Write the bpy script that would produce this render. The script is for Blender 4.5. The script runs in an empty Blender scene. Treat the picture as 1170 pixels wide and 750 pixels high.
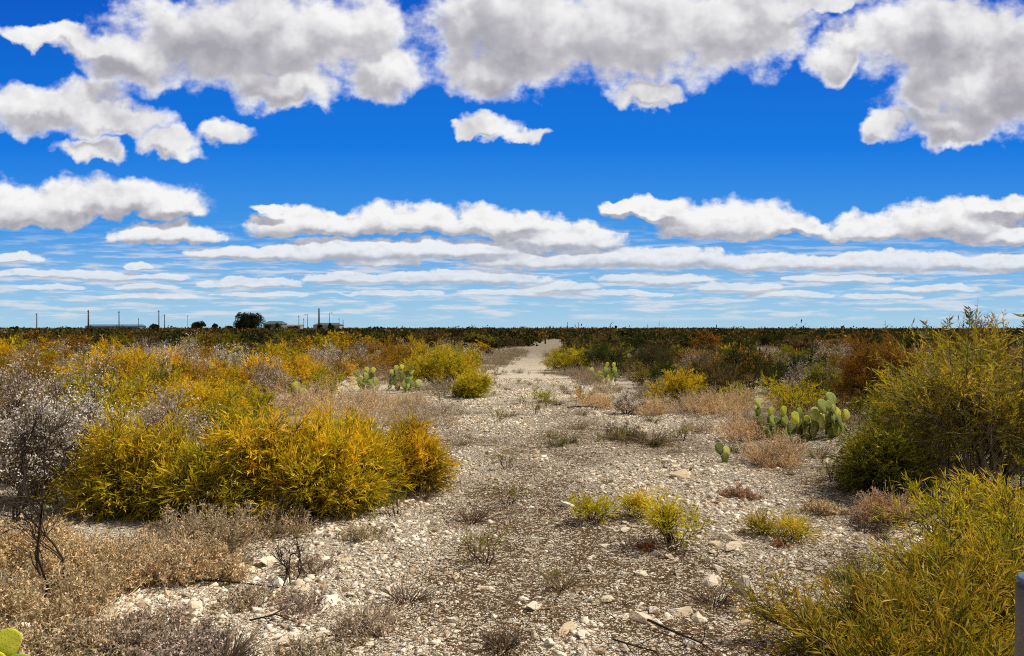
import bpy, bmesh, math, random
import numpy as np
from mathutils import Vector, Matrix

SEED = 7
rnd = random.Random(SEED)
rng = np.random.default_rng(SEED)
F = 845.0            # focal length in pixels of the 1170 px wide photograph
H = 1.65             # eye height in metres
HOR = 375.5

scene = bpy.context.scene
COL = scene.collection

# --------------------------------------------------------------------------- terrain
def track_edges(y):
    ys = [-20, 3, 5, 8, 13, 18, 26, 35, 57, 85, 110, 130]
    L = [-2.4, -2.3, -2.2, -1.3, -1.25, -1.3, -0.9, -0.4, 1.2, 3.3, 5.2, 6.6]
    R = [3.2, 3.4, 3.6, 4.1, 4.0, 2.6, 1.6, 1.75, 3.6, 5.9, 7.0, 8.3]
    return np.interp(y, ys, L), np.interp(y, ys, R)

def gz(x, y):
    x = np.asarray(x, float); y = np.asarray(y, float)
    z = 0.030*np.sin(x*0.9+1.3+0.4*np.sin(y*0.7)) + 0.028*np.sin(y*0.83+0.6*x)
    z = z + 0.016*np.sin(x*2.3+y*1.7) + 0.012*np.sin(x*3.9-y*2.9+1.0)
    fade = 1.0/(1.0+np.hypot(x, y)/60.0)
    l, r = track_edges(y)
    c = 0.5*(l+r); w = 0.5*(r-l)
    s = np.clip((np.abs(x-c)-w)/0.9, 0, 1)
    return z*fade + 0.07*s*s*(3-2*s)*fade - 0.03

_LAT = np.random.default_rng(77).random((257, 257))
def vnoise(x, y):
    x = np.asarray(x, float)+1000.0; y = np.asarray(y, float)+1000.0
    xi = np.floor(x).astype(int); yi = np.floor(y).astype(int)
    fx = x-xi; fy = y-yi; fx = fx*fx*(3-2*fx); fy = fy*fy*(3-2*fy)
    a = _LAT[xi % 256, yi % 256]; b = _LAT[(xi+1) % 256, yi % 256]; c = _LAT[xi % 256, (yi+1) % 256]; d = _LAT[(xi+1) % 256, (yi+1) % 256]
    return (a*(1-fx)+b*fx)*(1-fy)+(c*(1-fx)+d*fx)*fy

def bare(X, Y):
    """1 where brown soil shows between the stones, 0 where white rubble lies thick"""
    l, r = track_edges(Y); c = 0.5*(l+r); w = 0.5*(r-l)
    e = np.abs(X-c)/w
    n = 0.55*vnoise(X*0.9, Y*0.55)+0.30*vnoise(X*2.3+9, Y*1.5)+0.15*vnoise(X*5.1, Y*3.7+5)
    n = n+0.20*np.exp(-((X-c+0.55)/0.55)**2)*(Y < 12)-0.22*np.clip(e-0.55, 0, 1)-0.0035*np.clip(Y-9, 0, 40)
    return np.clip((n-0.40)/0.18, 0, 1)

def depth_of(py):
    return H*F/(py-HOR)

def at(px, py):
    """ground point standing where the photograph shows it"""
    d = depth_of(py)
    return (px-585.0)*d/F, d

# --------------------------------------------------------------------------- objects
def link(o, parent=None):
    COL.objects.link(o)
    if parent is not None:
        o.parent = parent
    return o

def tag(o, label=None, cat=None, group=None, kind=None):
    if label: o['label'] = label
    if cat: o['category'] = cat
    if group: o['group'] = group
    if kind: o['kind'] = kind
    return o

def thing(name, label, cat, loc, rz=0.0, scale=(1, 1, 1), group=None):
    o = bpy.data.objects.new(name, None)
    o.empty_display_size = 0.1
    link(o)
    o.location = loc
    o.rotation_euler = (0, 0, rz)
    o.scale = scale
    return tag(o, label, cat, group)

def obj(name, me, mat=None, parent=None, color=None):
    if mat is not None and len(me.materials) == 0:
        for m in (mat if isinstance(mat, (list, tuple)) else [mat]):
            me.materials.append(m)
    o = bpy.data.objects.new(name, me)
    link(o, parent)
    if color is not None:
        o.color = (color[0], color[1], color[2], 1.0)
    return o

def tri_mesh(name, verts, tris, attrs=None, mat_index=None, smooth=False):
    me = bpy.data.meshes.new(name)
    verts = np.ascontiguousarray(verts, dtype=np.float32).reshape(-1, 3)
    tris = np.ascontiguousarray(tris, dtype=np.int32).reshape(-1, 3)
    n, m = len(verts), len(tris)
    me.vertices.add(n); me.vertices.foreach_set('co', verts.ravel())
    me.loops.add(m*3); me.loops.foreach_set('vertex_index', tris.ravel())
    me.polygons.add(m)
    me.polygons.foreach_set('loop_start', np.arange(0, m*3, 3, dtype=np.int32))
    if mat_index is not None:
        me.polygons.foreach_set('material_index', np.ascontiguousarray(mat_index, dtype=np.int32))
    if smooth:
        me.polygons.foreach_set('use_smooth', np.ones(m, dtype=bool))
    for k, a in (attrs or {}).items():
        at_ = me.attributes.new(k, 'FLOAT', 'POINT')
        at_.data.foreach_set('value', np.ascontiguousarray(a, dtype=np.float32))
    me.update(calc_edges=True)
    return me

def bm_mesh(name, bm, smooth=False):
    me = bpy.data.meshes.new(name)
    if smooth:
        for f in bm.faces: f.smooth = True
    bm.to_mesh(me); bm.free()
    return me

# --------------------------------------------------------------------------- node helper
class NT:
    def __init__(self, tree):
        self.t = tree; tree.nodes.clear()
    def n(self, typ, ins=None, **props):
        nd = self.t.nodes.new(typ)
        for k, v in props.items(): setattr(nd, k, v)
        for k, v in (ins or {}).items(): self.set(nd.inputs[k], v)
        return nd
    def set(self, sock, v):
        if isinstance(v, bpy.types.NodeSocket): self.t.links.new(v, sock)
        else: sock.default_value = v
    def m(self, op, a, b=None, c=None, clamp=False):
        nd = self.t.nodes.new('ShaderNodeMath'); nd.operation = op; nd.use_clamp = clamp
        self.set(nd.inputs[0], a)
        if b is not None: self.set(nd.inputs[1], b)
        if c is not None: self.set(nd.inputs[2], c)
        return nd.outputs[0]
    def v(self, op, a, b=None):
        nd = self.t.nodes.new('ShaderNodeVectorMath'); nd.operation = op
        self.set(nd.inputs[0], a)
        if b is not None: self.set(nd.inputs[1], b)
        return nd.outputs[0]
    def ss(self, x, a, b, o0=0.0, o1=1.0):
        nd = self.t.nodes.new('ShaderNodeMapRange'); nd.interpolation_type = 'SMOOTHSTEP'
        for i, val in enumerate((x, a, b, o0, o1)): self.set(nd.inputs[i], val)
        return nd.outputs[0]
    def lin(self, x, a, b, o0=0.0, o1=1.0):
        nd = self.t.nodes.new('ShaderNodeMapRange')
        for i, val in enumerate((x, a, b, o0, o1)): self.set(nd.inputs[i], val)
        return nd.outputs[0]
    def mix(self, f, a, b, blend='MIX'):
        nd = self.t.nodes.new('ShaderNodeMix'); nd.data_type = 'RGBA'; nd.blend_type = blend
        self.set(nd.inputs[0], f); self.set(nd.inputs[6], a); self.set(nd.inputs[7], b)
        return nd.outputs[2]
    def noise(self, vec, scale, detail=4, rough=0.55, dist=0.0, dim='3D'):
        nd = self.t.nodes.new('ShaderNodeTexNoise'); nd.noise_dimensions = dim
        self.set(nd.inputs['Vector'], vec)
        nd.inputs['Scale'].default_value = scale; nd.inputs['Detail'].default_value = detail
        nd.inputs['Roughness'].default_value = rough; nd.inputs['Distortion'].default_value = dist
        return nd
    def ramp(self, f, stops):
        nd = self.t.nodes.new('ShaderNodeValToRGB'); self.set(nd.inputs[0], f)
        e = nd.color_ramp.elements
        while len(e) < len(stops): e.new(0.5)
        for i, (p, c) in enumerate(stops):
            e[i].position = p; e[i].color = (c[0], c[1], c[2], 1)
        return nd.outputs[0]

def C4(c): return (c[0], c[1], c[2], 1.0)

def new_mat(name):
    m = bpy.data.materials.new(name); m.use_nodes = True
    return m, NT(m.node_tree)

# --------------------------------------------------------------------------- materials
def leaf_material(name, hue=0.05, lo=0.4, hi=1.5, transl=0.35, gloss=0.03, dead=None):
    m, t = new_mat(name)
    tint = t.n('ShaderNodeAttribute', attribute_name='tint').outputs['Fac']
    oi = t.n('ShaderNodeObjectInfo')
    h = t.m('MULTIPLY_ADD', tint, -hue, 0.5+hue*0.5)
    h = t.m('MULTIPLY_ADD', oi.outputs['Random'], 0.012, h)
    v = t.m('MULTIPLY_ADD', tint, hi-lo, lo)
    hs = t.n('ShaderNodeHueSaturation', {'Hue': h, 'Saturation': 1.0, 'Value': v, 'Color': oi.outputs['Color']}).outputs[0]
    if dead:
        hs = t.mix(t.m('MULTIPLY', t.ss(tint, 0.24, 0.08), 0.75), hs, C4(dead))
    d = t.n('ShaderNodeBsdfDiffuse', {'Color': hs}).outputs[0]
    tr = t.n('ShaderNodeBsdfTranslucent', {'Color': hs}).outputs[0]
    s = t.n('ShaderNodeMixShader', {0: transl, 1: d, 2: tr}).outputs[0]
    if gloss > 0:
        g = t.n('ShaderNodeBsdfGlossy', {'Color': (1, 1, 0.95, 1), 'Roughness': 0.42}).outputs[0]
        s = t.n('ShaderNodeMixShader', {0: gloss, 1: s, 2: g}).outputs[0]
    t.n('ShaderNodeOutputMaterial', {0: s})
    return m

M_LEAF = leaf_material('feathery_leaf', gloss=0.0, dead=(0.13, 0.085, 0.035))
M_LEAFG = leaf_material('glossy_leaf', hue=0.085, lo=0.15, hi=1.8, gloss=0.01, dead=(0.10, 0.065, 0.025))
M_DRY = leaf_material('dry_leaf', hue=0.03, lo=0.35, hi=1.6, transl=0.25, gloss=0.0)
M_FLUFF = leaf_material('seed_fluff', hue=0.02, lo=0.45, hi=1.25, transl=0.3, gloss=0.0)
M_TWIG = leaf_material('twig_bark', hue=0.02, lo=0.4, hi=1.6, transl=0.0, gloss=0.0)

def simple_mat(name, base, var=0.25, scale=8.0, rough=0.8, spec=0.2, bump=0.0, stretch=(1, 1, 1)):
    m, t = new_mat(name)
    tc = t.n('ShaderNodeTexCoord').outputs['Object']
    mp = t.n('ShaderNodeMapping', {'Vector': tc, 'Scale': stretch}).outputs[0]
    nz = t.noise(mp, scale, 5, 0.6).outputs[0]
    c = t.mix(nz, C4([b*(1-var) for b in base]), C4([b*(1+var) for b in base]))
    p = t.n('ShaderNodeBsdfPrincipled', {'Base Color': c, 'Roughness': rough, 'Specular IOR Level': spec})
    if bump:
        p_n = t.n('ShaderNodeBump', {'Strength': bump, 'Distance': 0.01, 'Height': nz}).outputs[0]
        t.set(p.inputs['Normal'], p_n)
    t.n('ShaderNodeOutputMaterial', {0: p.outputs[0]})
    return m

def stone_material(name, stops):
    m, t = new_mat(name)
    pos = t.n('ShaderNodeTexCoord').outputs['Object']
    tint = t.n('ShaderNodeAttribute', attribute_name='tint').outputs['Fac']
    oi = t.n('ShaderNodeObjectInfo').outputs['Random']
    k = t.m('FRACT', t.m('ADD', tint, oi))
    col = t.ramp(k, stops)
    nz = t.noise(pos, 14.0, 5, 0.65).outputs[0]
    st = t.noise(pos, 4.0, 3, 0.5).outputs[0]
    col = t.mix(t.ss(nz, 0.22, 0.55), t.mix(0.35, col, (0.42, 0.31, 0.20, 1)), col)
    col = t.mix(t.m('MULTIPLY', t.ss(st, 0.58, 0.78), 0.4), col, (0.42, 0.30, 0.17, 1))
    bp = t.n('ShaderNodeBump', {'Strength': 0.5, 'Distance': 0.01, 'Height': nz}).outputs[0]
    d = t.n('ShaderNodeBsdfDiffuse', {'Color': col, 'Roughness': 0.6, 'Normal': bp}).outputs[0]
    t.n('ShaderNodeOutputMaterial', {0: d})
    return m
M_STONE = stone_material('limestone_chips', [(0.0, (0.30, 0.22, 0.14)), (0.14, (0.60, 0.44, 0.28)), (0.30, (0.93, 0.79, 0.60)), (0.85, (0.98, 0.90, 0.76)), (1.0, (0.60, 0.53, 0.44))])
M_ROCK = stone_material('limestone_boulder', [(0.0, (0.80, 0.64, 0.43)), (0.3, (0.93, 0.81, 0.62)), (0.7, (0.97, 0.90, 0.77)), (0.9, (0.86, 0.76, 0.60)), (1.0, (0.62, 0.54, 0.44))])

def ground_material():
    m, t = new_mat('stony_soil')
    pos = t.n('ShaderNodeTexCoord').outputs['Object']
    trk = t.n('ShaderNodeAttribute', attribute_name='track').outputs['Fac']
    far = t.n('ShaderNodeAttribute', attribute_name='far').outputs['Fac']
    warp = t.noise(pos, 9.0, 3, 0.5).outputs['Color']
    wp = t.v('ADD', pos, t.v('MULTIPLY', t.v('SUBTRACT', warp, (0.5, 0.5, 0.5)), (0.06, 0.06, 0.06)))
    cols, hts = None, None
    patch = t.noise(pos, 0.55, 4, 0.6).outputs[0]
    patch2 = t.noise(pos, 2.6, 4, 0.6).outputs[0]
    bar = t.n('ShaderNodeAttribute', attribute_name='bare').outputs['Fac']
    sepp = t.n('ShaderNodeSeparateXYZ', {0: pos})
    mid = t.ss(sepp.outputs[1], 9.0, 26.0)
    cov = t.m('ADD', t.m('MULTIPLY_ADD', t.m('POWER', bar, 1.3), -0.82, 0.66), t.m('MULTIPLY_ADD', t.m('SUBTRACT', patch2, 0.5), 1.6, t.m('MULTIPLY_ADD', trk, 0.2, t.m('MULTIPLY_ADD', mid, 0.18, -0.1))))
    soil = t.mix(t.noise(pos, 30.0, 5, 0.7).outputs[0], (0.045, 0.026, 0.014, 1), (0.235, 0.142, 0.076, 1))
    pale = t.mix(patch2, (0.46, 0.33, 0.215, 1), (0.80, 0.64, 0.46, 1))
    base = t.mix(t.ss(cov, 0.25, 0.85), soil, t.mix(t.m('MULTIPLY_ADD', mid, 0.40, 0.55), soil, pale))
    h = t.m('MULTIPLY', t.noise(pos, 60.0, 3, 0.6).outputs[0], 0.35)
    for sc, thr, amt in ((16.0, 0.50, 0.5), (34.0, 0.34, 0.45), (75.0, 0.2, 0.3)):
        vo = t.n('ShaderNodeTexVoronoi', {'Vector': wp, 'Scale': sc})
        ve = t.n('ShaderNodeTexVoronoi', {'Vector': wp, 'Scale': sc}, feature='DISTANCE_TO_EDGE')
        sx = t.n('ShaderNodeSeparateColor', {0: vo.outputs['Color']})
        keep = t.ss(t.m('ADD', sx.outputs[0], t.m('MULTIPLY', cov, 0.75)), thr+0.28, thr+0.34)
        edge = t.ss(ve.outputs['Distance'], 0.03, 0.16)
        k = t.m('MULTIPLY', keep, edge)
        sc_col = t.ramp(sx.outputs[1], [(0.0, (0.52, 0.38, 0.23)), (0.35, (0.86, 0.73, 0.54)), (1.0, (0.97, 0.89, 0.75))])
        base = t.mix(k, base, sc_col)
        h = t.m('ADD', h, t.m('MULTIPLY', k, t.m('MULTIPLY_ADD', sx.outputs[2], amt, amt*0.4)))
    base = t.mix(t.m('MULTIPLY', t.ss(sepp.outputs[1], 22.0, 55.0), 0.85), base, t.mix(patch2, (0.20, 0.155, 0.105, 1), (0.44, 0.37, 0.28, 1)))
    base = t.mix(far, base, t.mix(patch, (0.20, 0.17, 0.09, 1), (0.34, 0.28, 0.16, 1)))
    bp = t.n('ShaderNodeBump', {'Strength': t.m('MULTIPLY_ADD', mid, -0.55, 1.0), 'Distance': 0.035, 'Height': h}).outputs[0]
    d = t.n('ShaderNodeBsdfDiffuse', {'Color': base, 'Roughness': 0.7, 'Normal': bp}).outputs[0]
    t.n('ShaderNodeOutputMaterial', {0: d})
    return m

def cactus_material():
    m, t = new_mat('cactus_skin')
    tc = t.n('ShaderNodeTexCoord').outputs['Object']
    oi = t.n('ShaderNodeObjectInfo')
    sep = t.n('ShaderNodeSeparateXYZ', {0: tc})
    # diagonal lattice of areoles
    a = t.m('ADD', sep.outputs[0], sep.outputs[2]); b = t.m('SUBTRACT', sep.outputs[0], sep.outputs[2])
    fa = t.m('ABSOLUTE', t.m('SUBTRACT', t.m('FRACT', t.m('MULTIPLY', a, 5.2)), 0.5))
    fb = t.m('ABSOLUTE', t.m('SUBTRACT', t.m('FRACT', t.m('MULTIPLY', b, 5.2)), 0.5))
    r = t.m('SQRT', t.m('ADD', t.m('MULTIPLY', fa, fa), t.m('MULTIPLY', fb, fb)))
    dot = t.ss(r, 0.10, 0.2, 1.0, 0.0)
    nz = t.noise(tc, 3.0, 4, 0.6).outputs[0]
    rim = t.ss(sep.outputs[2], 0.0, 1.0)
    hs = t.n('ShaderNodeHueSaturation', {'Hue': t.m('MULTIPLY_ADD', nz, -0.05, 0.525), 'Saturation': 1.0, 'Value': t.m('MULTIPLY_ADD', nz, 0.9, 0.6), 'Color': oi.outputs['Color']}).outputs[0]
    c = t.mix(dot, hs, (0.55, 0.48, 0.26, 1))
    bp = t.n('ShaderNodeBump', {'Strength': 0.5, 'Distance': 0.05, 'Height': dot}).outputs[0]
    p = t.n('ShaderNodeBsdfPrincipled', {'Base Color': c, 'Roughness': 0.5, 'Specular IOR Level': 0.35, 'Normal': bp}).outputs[0]
    tr = t.n('ShaderNodeBsdfTranslucent', {'Color': hs}).outputs[0]
    s = t.n('ShaderNodeMixShader', {0: 0.12, 1: p, 2: tr}).outputs[0]
    t.n('ShaderNodeOutputMaterial', {0: s})
    return m
M_CACTUS = cactus_material()

# --------------------------------------------------------------------------- world: blue sky with fair-weather cumulus
SUN_AZ = math.radians(70.0)      # to the right of the view direction (+Y)
SUN_EL = math.radians(50.0)

def build_world():
    w = bpy.data.worlds.new('World'); scene.world = w; w.use_nodes = True
    t = NT(w.node_tree)
    K = 0.1
    sky = t.n('ShaderNodeTexSky', sky_type='NISHITA', sun_disc=False)
    sky.sun_elevation = SUN_EL; sky.sun_rotation = SUN_AZ
    sky.air_density = 1.0; sky.dust_density = 0.6; sky.ozone_density = 2.0
    gen = t.n('ShaderNodeTexCoord').outputs['Generated']
    sp = t.n('ShaderNodeSeparateXYZ', {0: gen})
    X, Y, Z = sp.outputs
    ay = t.m('MAXIMUM', t.m('ABSOLUTE', Y), 0.12)
    u = t.m('MULTIPLY', t.m('DIVIDE', X, ay), F/100)
    v = t.m('MULTIPLY', t.m('DIVIDE', Z, ay), F/100)
    q = t.n('ShaderNodeCombineXYZ', {0: u, 1: v}).outputs[0]

    big = [(290,45,185,62,62),(60,42,70,16,14),(436,80,58,38,38),(330,100,70,28,28),(392,28,80,50,50),(160,68,85,42,42),(110,55,50,20,20),
        (60,122,95,34,32),(130,138,65,26,24),(195,160,38,20,20),(255,150,32,18,18),(105,172,40,15,14),
        (600,35,125,80,70),(720,35,140,80,72),(850,30,85,65,60),(740,106,48,18,20),(524,28,36,46,46),(560,85,70,35,32),
        (958,66,34,36,30),(980,42,45,24,24),(1080,40,125,60,60),(1120,105,115,60,52),(1190,90,110,85,70),(1008,146,32,20,20),(1090,145,70,22,24),(940,2,70,14,14),
        (562,147,36,18,16),(602,157,26,9,9),(535,150,20,10,10)]
    low = [(110,236,128,36,16),(30,250,80,44,14),(195,242,44,20,12),(190,272,72,18,9),
        (350,262,78,26,9),(455,260,90,28,9),(570,262,90,26,9),(640,276,82,22,9),(310,240,30,8,6),
        (290,292,82,12,8),(400,292,115,20,8),(520,288,110,16,8),(430,301,52,8,5),
        (830,262,92,34,12),(745,246,58,18,8),(712,238,26,8,6),(910,264,42,20,8),(1000,268,75,24,8),(1085,262,95,36,14),(1150,238,60,16,14),(1150,274,70,20,8),
        (620,302,95,18,7),(740,300,115,20,8),(880,304,115,15,7),(1010,304,115,18,7),(1140,305,95,16,7),
        (15,296,36,8,5),(30,314,60,6,4),(110,317,66,8,5),(160,306,18,5,3),(190,317,30,5,4),(165,329,38,5,4),
        (290,326,66,8,4),(400,320,58,10,5),(530,321,100,12,6),(640,331,50,7,4),(745,322,64,10,5),(840,330,55,7,5),(1070,331,52,6,4),(960,320,70,6,5),
        (300,337,60,4,3),(450,336,60,4,3),(580,336,60,5,3),(700,337,70,4,3),(900,338,60,4,3),(1010,340,50,4,3),(170,340,60,4,3),(60,330,40,4,3)]
    hz = t.ss(v, 0.35, 2.2)                       # 0 near the horizon, 1 overhead
    def voro(vec, sc):
        return t.n('ShaderNodeTexVoronoi', {'Vector': vec, 'Scale': sc, 'Smoothness': 0.7}, feature='SMOOTH_F1', voronoi_dimensions='2D').outputs['Distance']
    # blue: the Nishita sky, deepened
    deep = t.ramp(t.lin(v, 0.0, 4.0), [(0.0, (0.40, 0.63, 0.79)), (0.10, (0.28, 0.54, 0.80)), (0.28, (0.055, 0.315, 0.80)), (0.52, (0.004, 0.19, 0.755)), (1.0, (0.0, 0.092, 0.56))])
    nish = t.v('MULTIPLY', sky.outputs[0], (K, K, K))
    around = t.mix(0.55, nish, (0.29, 0.245, 0.19, 1))     # warm dim fill tone added to the unseen sky, offsets blue ambient
    blue = t.mix(t.m('MULTIPLY', t.ss(Y, 0.2, 0.5), t.ss(v, 4.6, 6.4, 0.98, 0.0)), around, deep)
    def background(col):
        return t.n('ShaderNodeBackground', {'Color': t.v('MULTIPLY', col, (1/K, 1/K, 1/K)), 'Strength': K}).outputs[0]
    wf = t.noise(q, 2.2, 4, 0.5, dim='2D').outputs['Color']
    wamt = t.m('MULTIPLY_ADD', hz, 0.42, 0.10)
    qw = t.v('ADD', q, t.n('ShaderNodeVectorMath', {0: t.v('SUBTRACT', wf, (0.5, 0.5, 0.5)), 3: wamt}, operation='SCALE').outputs[0])
    # billows, finer and flatter towards the horizon
    nA = lambda vec, det: t.noise(t.v('MULTIPLY', vec, (1.0, 1.2, 1)), 1.9, det, 0.50, dim='2D').outputs[0]
    nB = lambda vec, det: t.noise(t.v('MULTIPLY', vec, (1.0, 1.6, 1)), 5.4, det, 0.56, dim='2D').outputs[0]
    def billow(vec, det):
        a_, b_ = nA(vec, det), nB(vec, det)
        return t.m('ADD', b_, t.m('MULTIPLY', t.m('SUBTRACT', a_, b_), hz))
    nh0 = lambda vec: t.noise(t.v('MULTIPLY', vec, (1.0, 1.35, 1)), 8.5, 2, 0.5, dim='2D').outputs[0]
    n0 = billow(q, 7)
    p0 = voro(t.v('MULTIPLY', qw, (1, 1.3, 1)), 6.0)
    off = t.n('ShaderNodeCombineXYZ', {0: t.m('MULTIPLY_ADD', hz, 0.05, 0.01), 1: t.m('MULTIPLY_ADD', hz, 0.11, 0.035)}).outputs[0]
    ns = t.m('MULTIPLY_ADD', t.m('SUBTRACT', nh0(q), 0.5), 0.12, billow(q, 3)); n1 = t.m('MULTIPLY_ADD', t.m('SUBTRACT', nh0(t.v('ADD', q, off)), 0.5), 0.12, billow(t.v('ADD', q, off), 3))
    qw1 = t.v('ADD', qw, t.v('MULTIPLY', off, (1.6, 1.6, 1)))
    lowf = t.noise(q, 0.8, 3, 0.5, dim='2D').outputs[0]
    gn = t.m('SUBTRACT', ns, n1)
    nh = t.noise(t.v('MULTIPLY', q, (1.0, 1.35, 1)), 8.5, 6, 0.6, dim='2D').outputs[0]
    fine = t.m('MULTIPLY', t.m('SUBTRACT', nh, 0.5), t.m('MULTIPLY_ADD', hz, -0.30, 0.74))
    bump = t.m('ADD', t.m('MULTIPLY_ADD', t.m('SUBTRACT', n0, 0.5), 1.2, fine), t.m('MULTIPLY', t.m('SUBTRACT', 0.42, p0), t.m('MULTIPLY_ADD', hz, -0.30, 0.45)))
    sq = t.n('ShaderNodeCombineXYZ', {0: u, 1: t.m('MULTIPLY', v, 10.0)}).outputs[0]
    sn = t.noise(sq, 1.5, 6, 0.6, dim='2D').outputs[0]
    band = t.m('MULTIPLY', t.ss(v, 0.05, 0.16), t.ss(v, 0.55, 1.3, 1.0, 0.0))
    streak = t.m('MULTIPLY', t.m('MULTIPLY', t.ss(sn, 0.44, 0.66), band), 0.8)
    sky_far = t.mix(streak, blue, (0.70, 0.74, 0.80, 1))
    haze = t.ss(v, 0.1, 1.3, 0.42, 0.0)

    def body_group(blobs):
        """node group: one minus the smooth squared distance to the nearest cloud body"""
        g = bpy.data.node_groups.new('cloud_bodies', 'ShaderNodeTree')
        g.interface.new_socket('Vector', in_out='INPUT', socket_type='NodeSocketVector')
        g.interface.new_socket('Body', in_out='OUTPUT', socket_type='NodeSocketFloat')
        gt = NT(g)
        gi = g.nodes.new('NodeGroupInput'); go = g.nodes.new('NodeGroupOutput')
        gs = gt.n('ShaderNodeSeparateXYZ', {0: gi.outputs[0]}); gx, gy = gs.outputs[0], gs.outputs[1]
        acc = None
        for cx, cy, rx, ru, rd in blobs:
            bx, by = (cx-585)/100, (HOR-cy)/100
            dx = gt.m('MULTIPLY_ADD', gx, 100/rx, -bx*100/rx)
            if ru == rd:
                dy = gt.m('MULTIPLY_ADD', gy, 100/ru, -by*100/ru)
            else:
                dy = gt.m('MAXIMUM', gt.m('MULTIPLY_ADD', gy, 100/ru, -by*100/ru), gt.m('MULTIPLY_ADD', gy, -100/rd, by*100/rd))
            r2 = gt.m('MULTIPLY_ADD', dx, dx, gt.m('MULTIPLY', dy, dy))
            acc = r2 if acc is None else gt.m('SMOOTH_MIN', acc, r2, 0.35)
        g.links.new(gt.m('MAXIMUM', gt.m('SUBTRACT', 1.0, acc), -2.0), go.inputs[0])
        return g

    # node group: density and shading from two body samples
    sg = bpy.data.node_groups.new('cloud_shade', 'ShaderNodeTree')
    for nm in ('b0', 'b1', 'bump', 'n', 'gn', 'p', 'low', 'hz', 'haze'):
        sg.interface.new_socket(nm, in_out='INPUT', socket_type='NodeSocketFloat')
    sg.interface.new_socket('far', in_out='INPUT', socket_type='NodeSocketColor')
    sg.interface.new_socket('Color', in_out='OUTPUT', socket_type='NodeSocketColor')
    s_ = NT(sg); gi = sg.nodes.new('NodeGroupInput'); go = sg.nodes.new('NodeGroupOutput')
    b0, b1, bump_, n_, gn_, p_, low_, hz_, hza, far_ = gi.outputs[:10]
    d0 = s_.m('ADD', s_.m('ADD', b0, 0.16), bump_)
    alpha = s_.ss(d0, 0.0, s_.m('MULTIPLY_ADD', hz_, 0.42, 0.40))
    alpha = s_.m('MULTIPLY', alpha, s_.m('MULTIPLY_ADD', hza, -0.75, 1.0))
    grad = s_.m('SUBTRACT', b0, b1)                            # >0 near tops
    thick = s_.ss(s_.m('ADD', b0, s_.m('MULTIPLY', s_.m('SUBTRACT', n_, 0.5), 0.7)), 0.02, 0.85)
    under = s_.ss(s_.m('ADD', grad, s_.m('MULTIPLY', s_.m('SUBTRACT', n_, 0.5), -0.5)), 0.45, -0.25)
    g_hi = s_.m('MULTIPLY', thick, s_.m('MULTIPLY_ADD', under, 0.62, s_.m('MULTIPLY_ADD', s_.ss(low_, 0.32, 0.66), 0.30, 0.10)))
    g_lo = s_.m('MULTIPLY', under, 0.85)
    g = s_.m('ADD', g_lo, s_.m('MULTIPLY', s_.m('SUBTRACT', g_hi, g_lo), s_.ss(hz_, 0.5, 0.95)))
    g = s_.m('ADD', g, s_.m('MULTIPLY', gn_, s_.m('MULTIPLY_ADD', hz_, 0.05, -1.0)))
    g = s_.m('ADD', g, s_.m('MULTIPLY', s_.m('SUBTRACT', p_, 0.38), s_.m('MULTIPLY_ADD', hz_, -0.12, 0.26)), clamp=True)
    cc = s_.ramp(g, [(0.0, (0.92, 0.92, 0.92)), (0.3, (0.77, 0.765, 0.78)), (0.65, (0.53, 0.52, 0.555)), (1.0, (0.38, 0.375, 0.42))])
    cc = s_.mix(hza, cc, (0.58, 0.68, 0.80, 1))
    sg.links.new(s_.mix(alpha, far_, cc), go.inputs[0])

    def cell(blobs):
        if not blobs: return background(sky_far)
        g = body_group(blobs)
        def use(vec):
            nd = t.t.nodes.new('ShaderNodeGroup'); nd.node_tree = g
            t.set(nd.inputs[0], vec); return nd.outputs[0]
        nd = t.t.nodes.new('ShaderNodeGroup'); nd.node_tree = sg
        for i, val in enumerate((use(qw), use(qw1), bump, ns, gn, p0, lowf, hz, haze, sky_far)): t.set(nd.inputs[i], val)
        return background(nd.outputs[0])

    def chooser(fac01, sh0, sh1):
        return t.n('ShaderNodeMixShader', {0: fac01, 1: sh0, 2: sh1}).outputs[0]
    SPLIT_Y = 197
    xs = [-400, 120, 260, 400, 520, 660, 800, 920, 1040, 1700]
    def row(y0, y1, blobs):
        out = None
        for i in range(len(xs)-1):
            x0, x1 = xs[i], xs[i+1]
            sel = []
            for bl in blobs:
                cx, cy, rx, ru, rd = bl
                px = min(max(cx, x0-30), x1+30); py = min(max(cy, y0-25), y1+25)
                ry = ru if py < cy else rd
                if ((px-cx)/rx)**2+((py-cy)/ry)**2 < 1.9: sel.append(bl)
            sh = cell(sel)
            out = sh if out is None else chooser(t.m('GREATER_THAN', u, (x0-585)/100), out, sh)
        return out
    vs = (HOR-SPLIT_Y)/100
    hi = row(-300, SPLIT_Y, big+low); lo = row(SPLIT_Y, 376, big+low)
    front = chooser(t.m('GREATER_THAN', v, vs), lo, hi)
    infront = t.m('MULTIPLY', t.m('GREATER_THAN', Y, 0.2), t.m('MULTIPLY', t.m('GREATER_THAN', Z, 0.0), t.m('LESS_THAN', v, 6.5)))
    t.n('ShaderNodeOutputWorld', {0: chooser(infront, background(blue), front)})
    w.cycles.sampling_method = 'MANUAL'; w.cycles.sample_map_resolution = 512

    sd = bpy.data.lights.new('sun', 'SUN'); so = bpy.data.objects.new('sun', sd); link(so)
    sd.energy = 5.0; sd.angle = math.radians(0.5); sd.color = (1.0, 0.94, 0.82)
    d = Vector((math.sin(SUN_AZ)*math.cos(SUN_EL), math.cos(SUN_AZ)*math.cos(SUN_EL), math.sin(SUN_EL)))
    so.rotation_euler = d.to_track_quat('Z', 'Y').to_euler()
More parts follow.
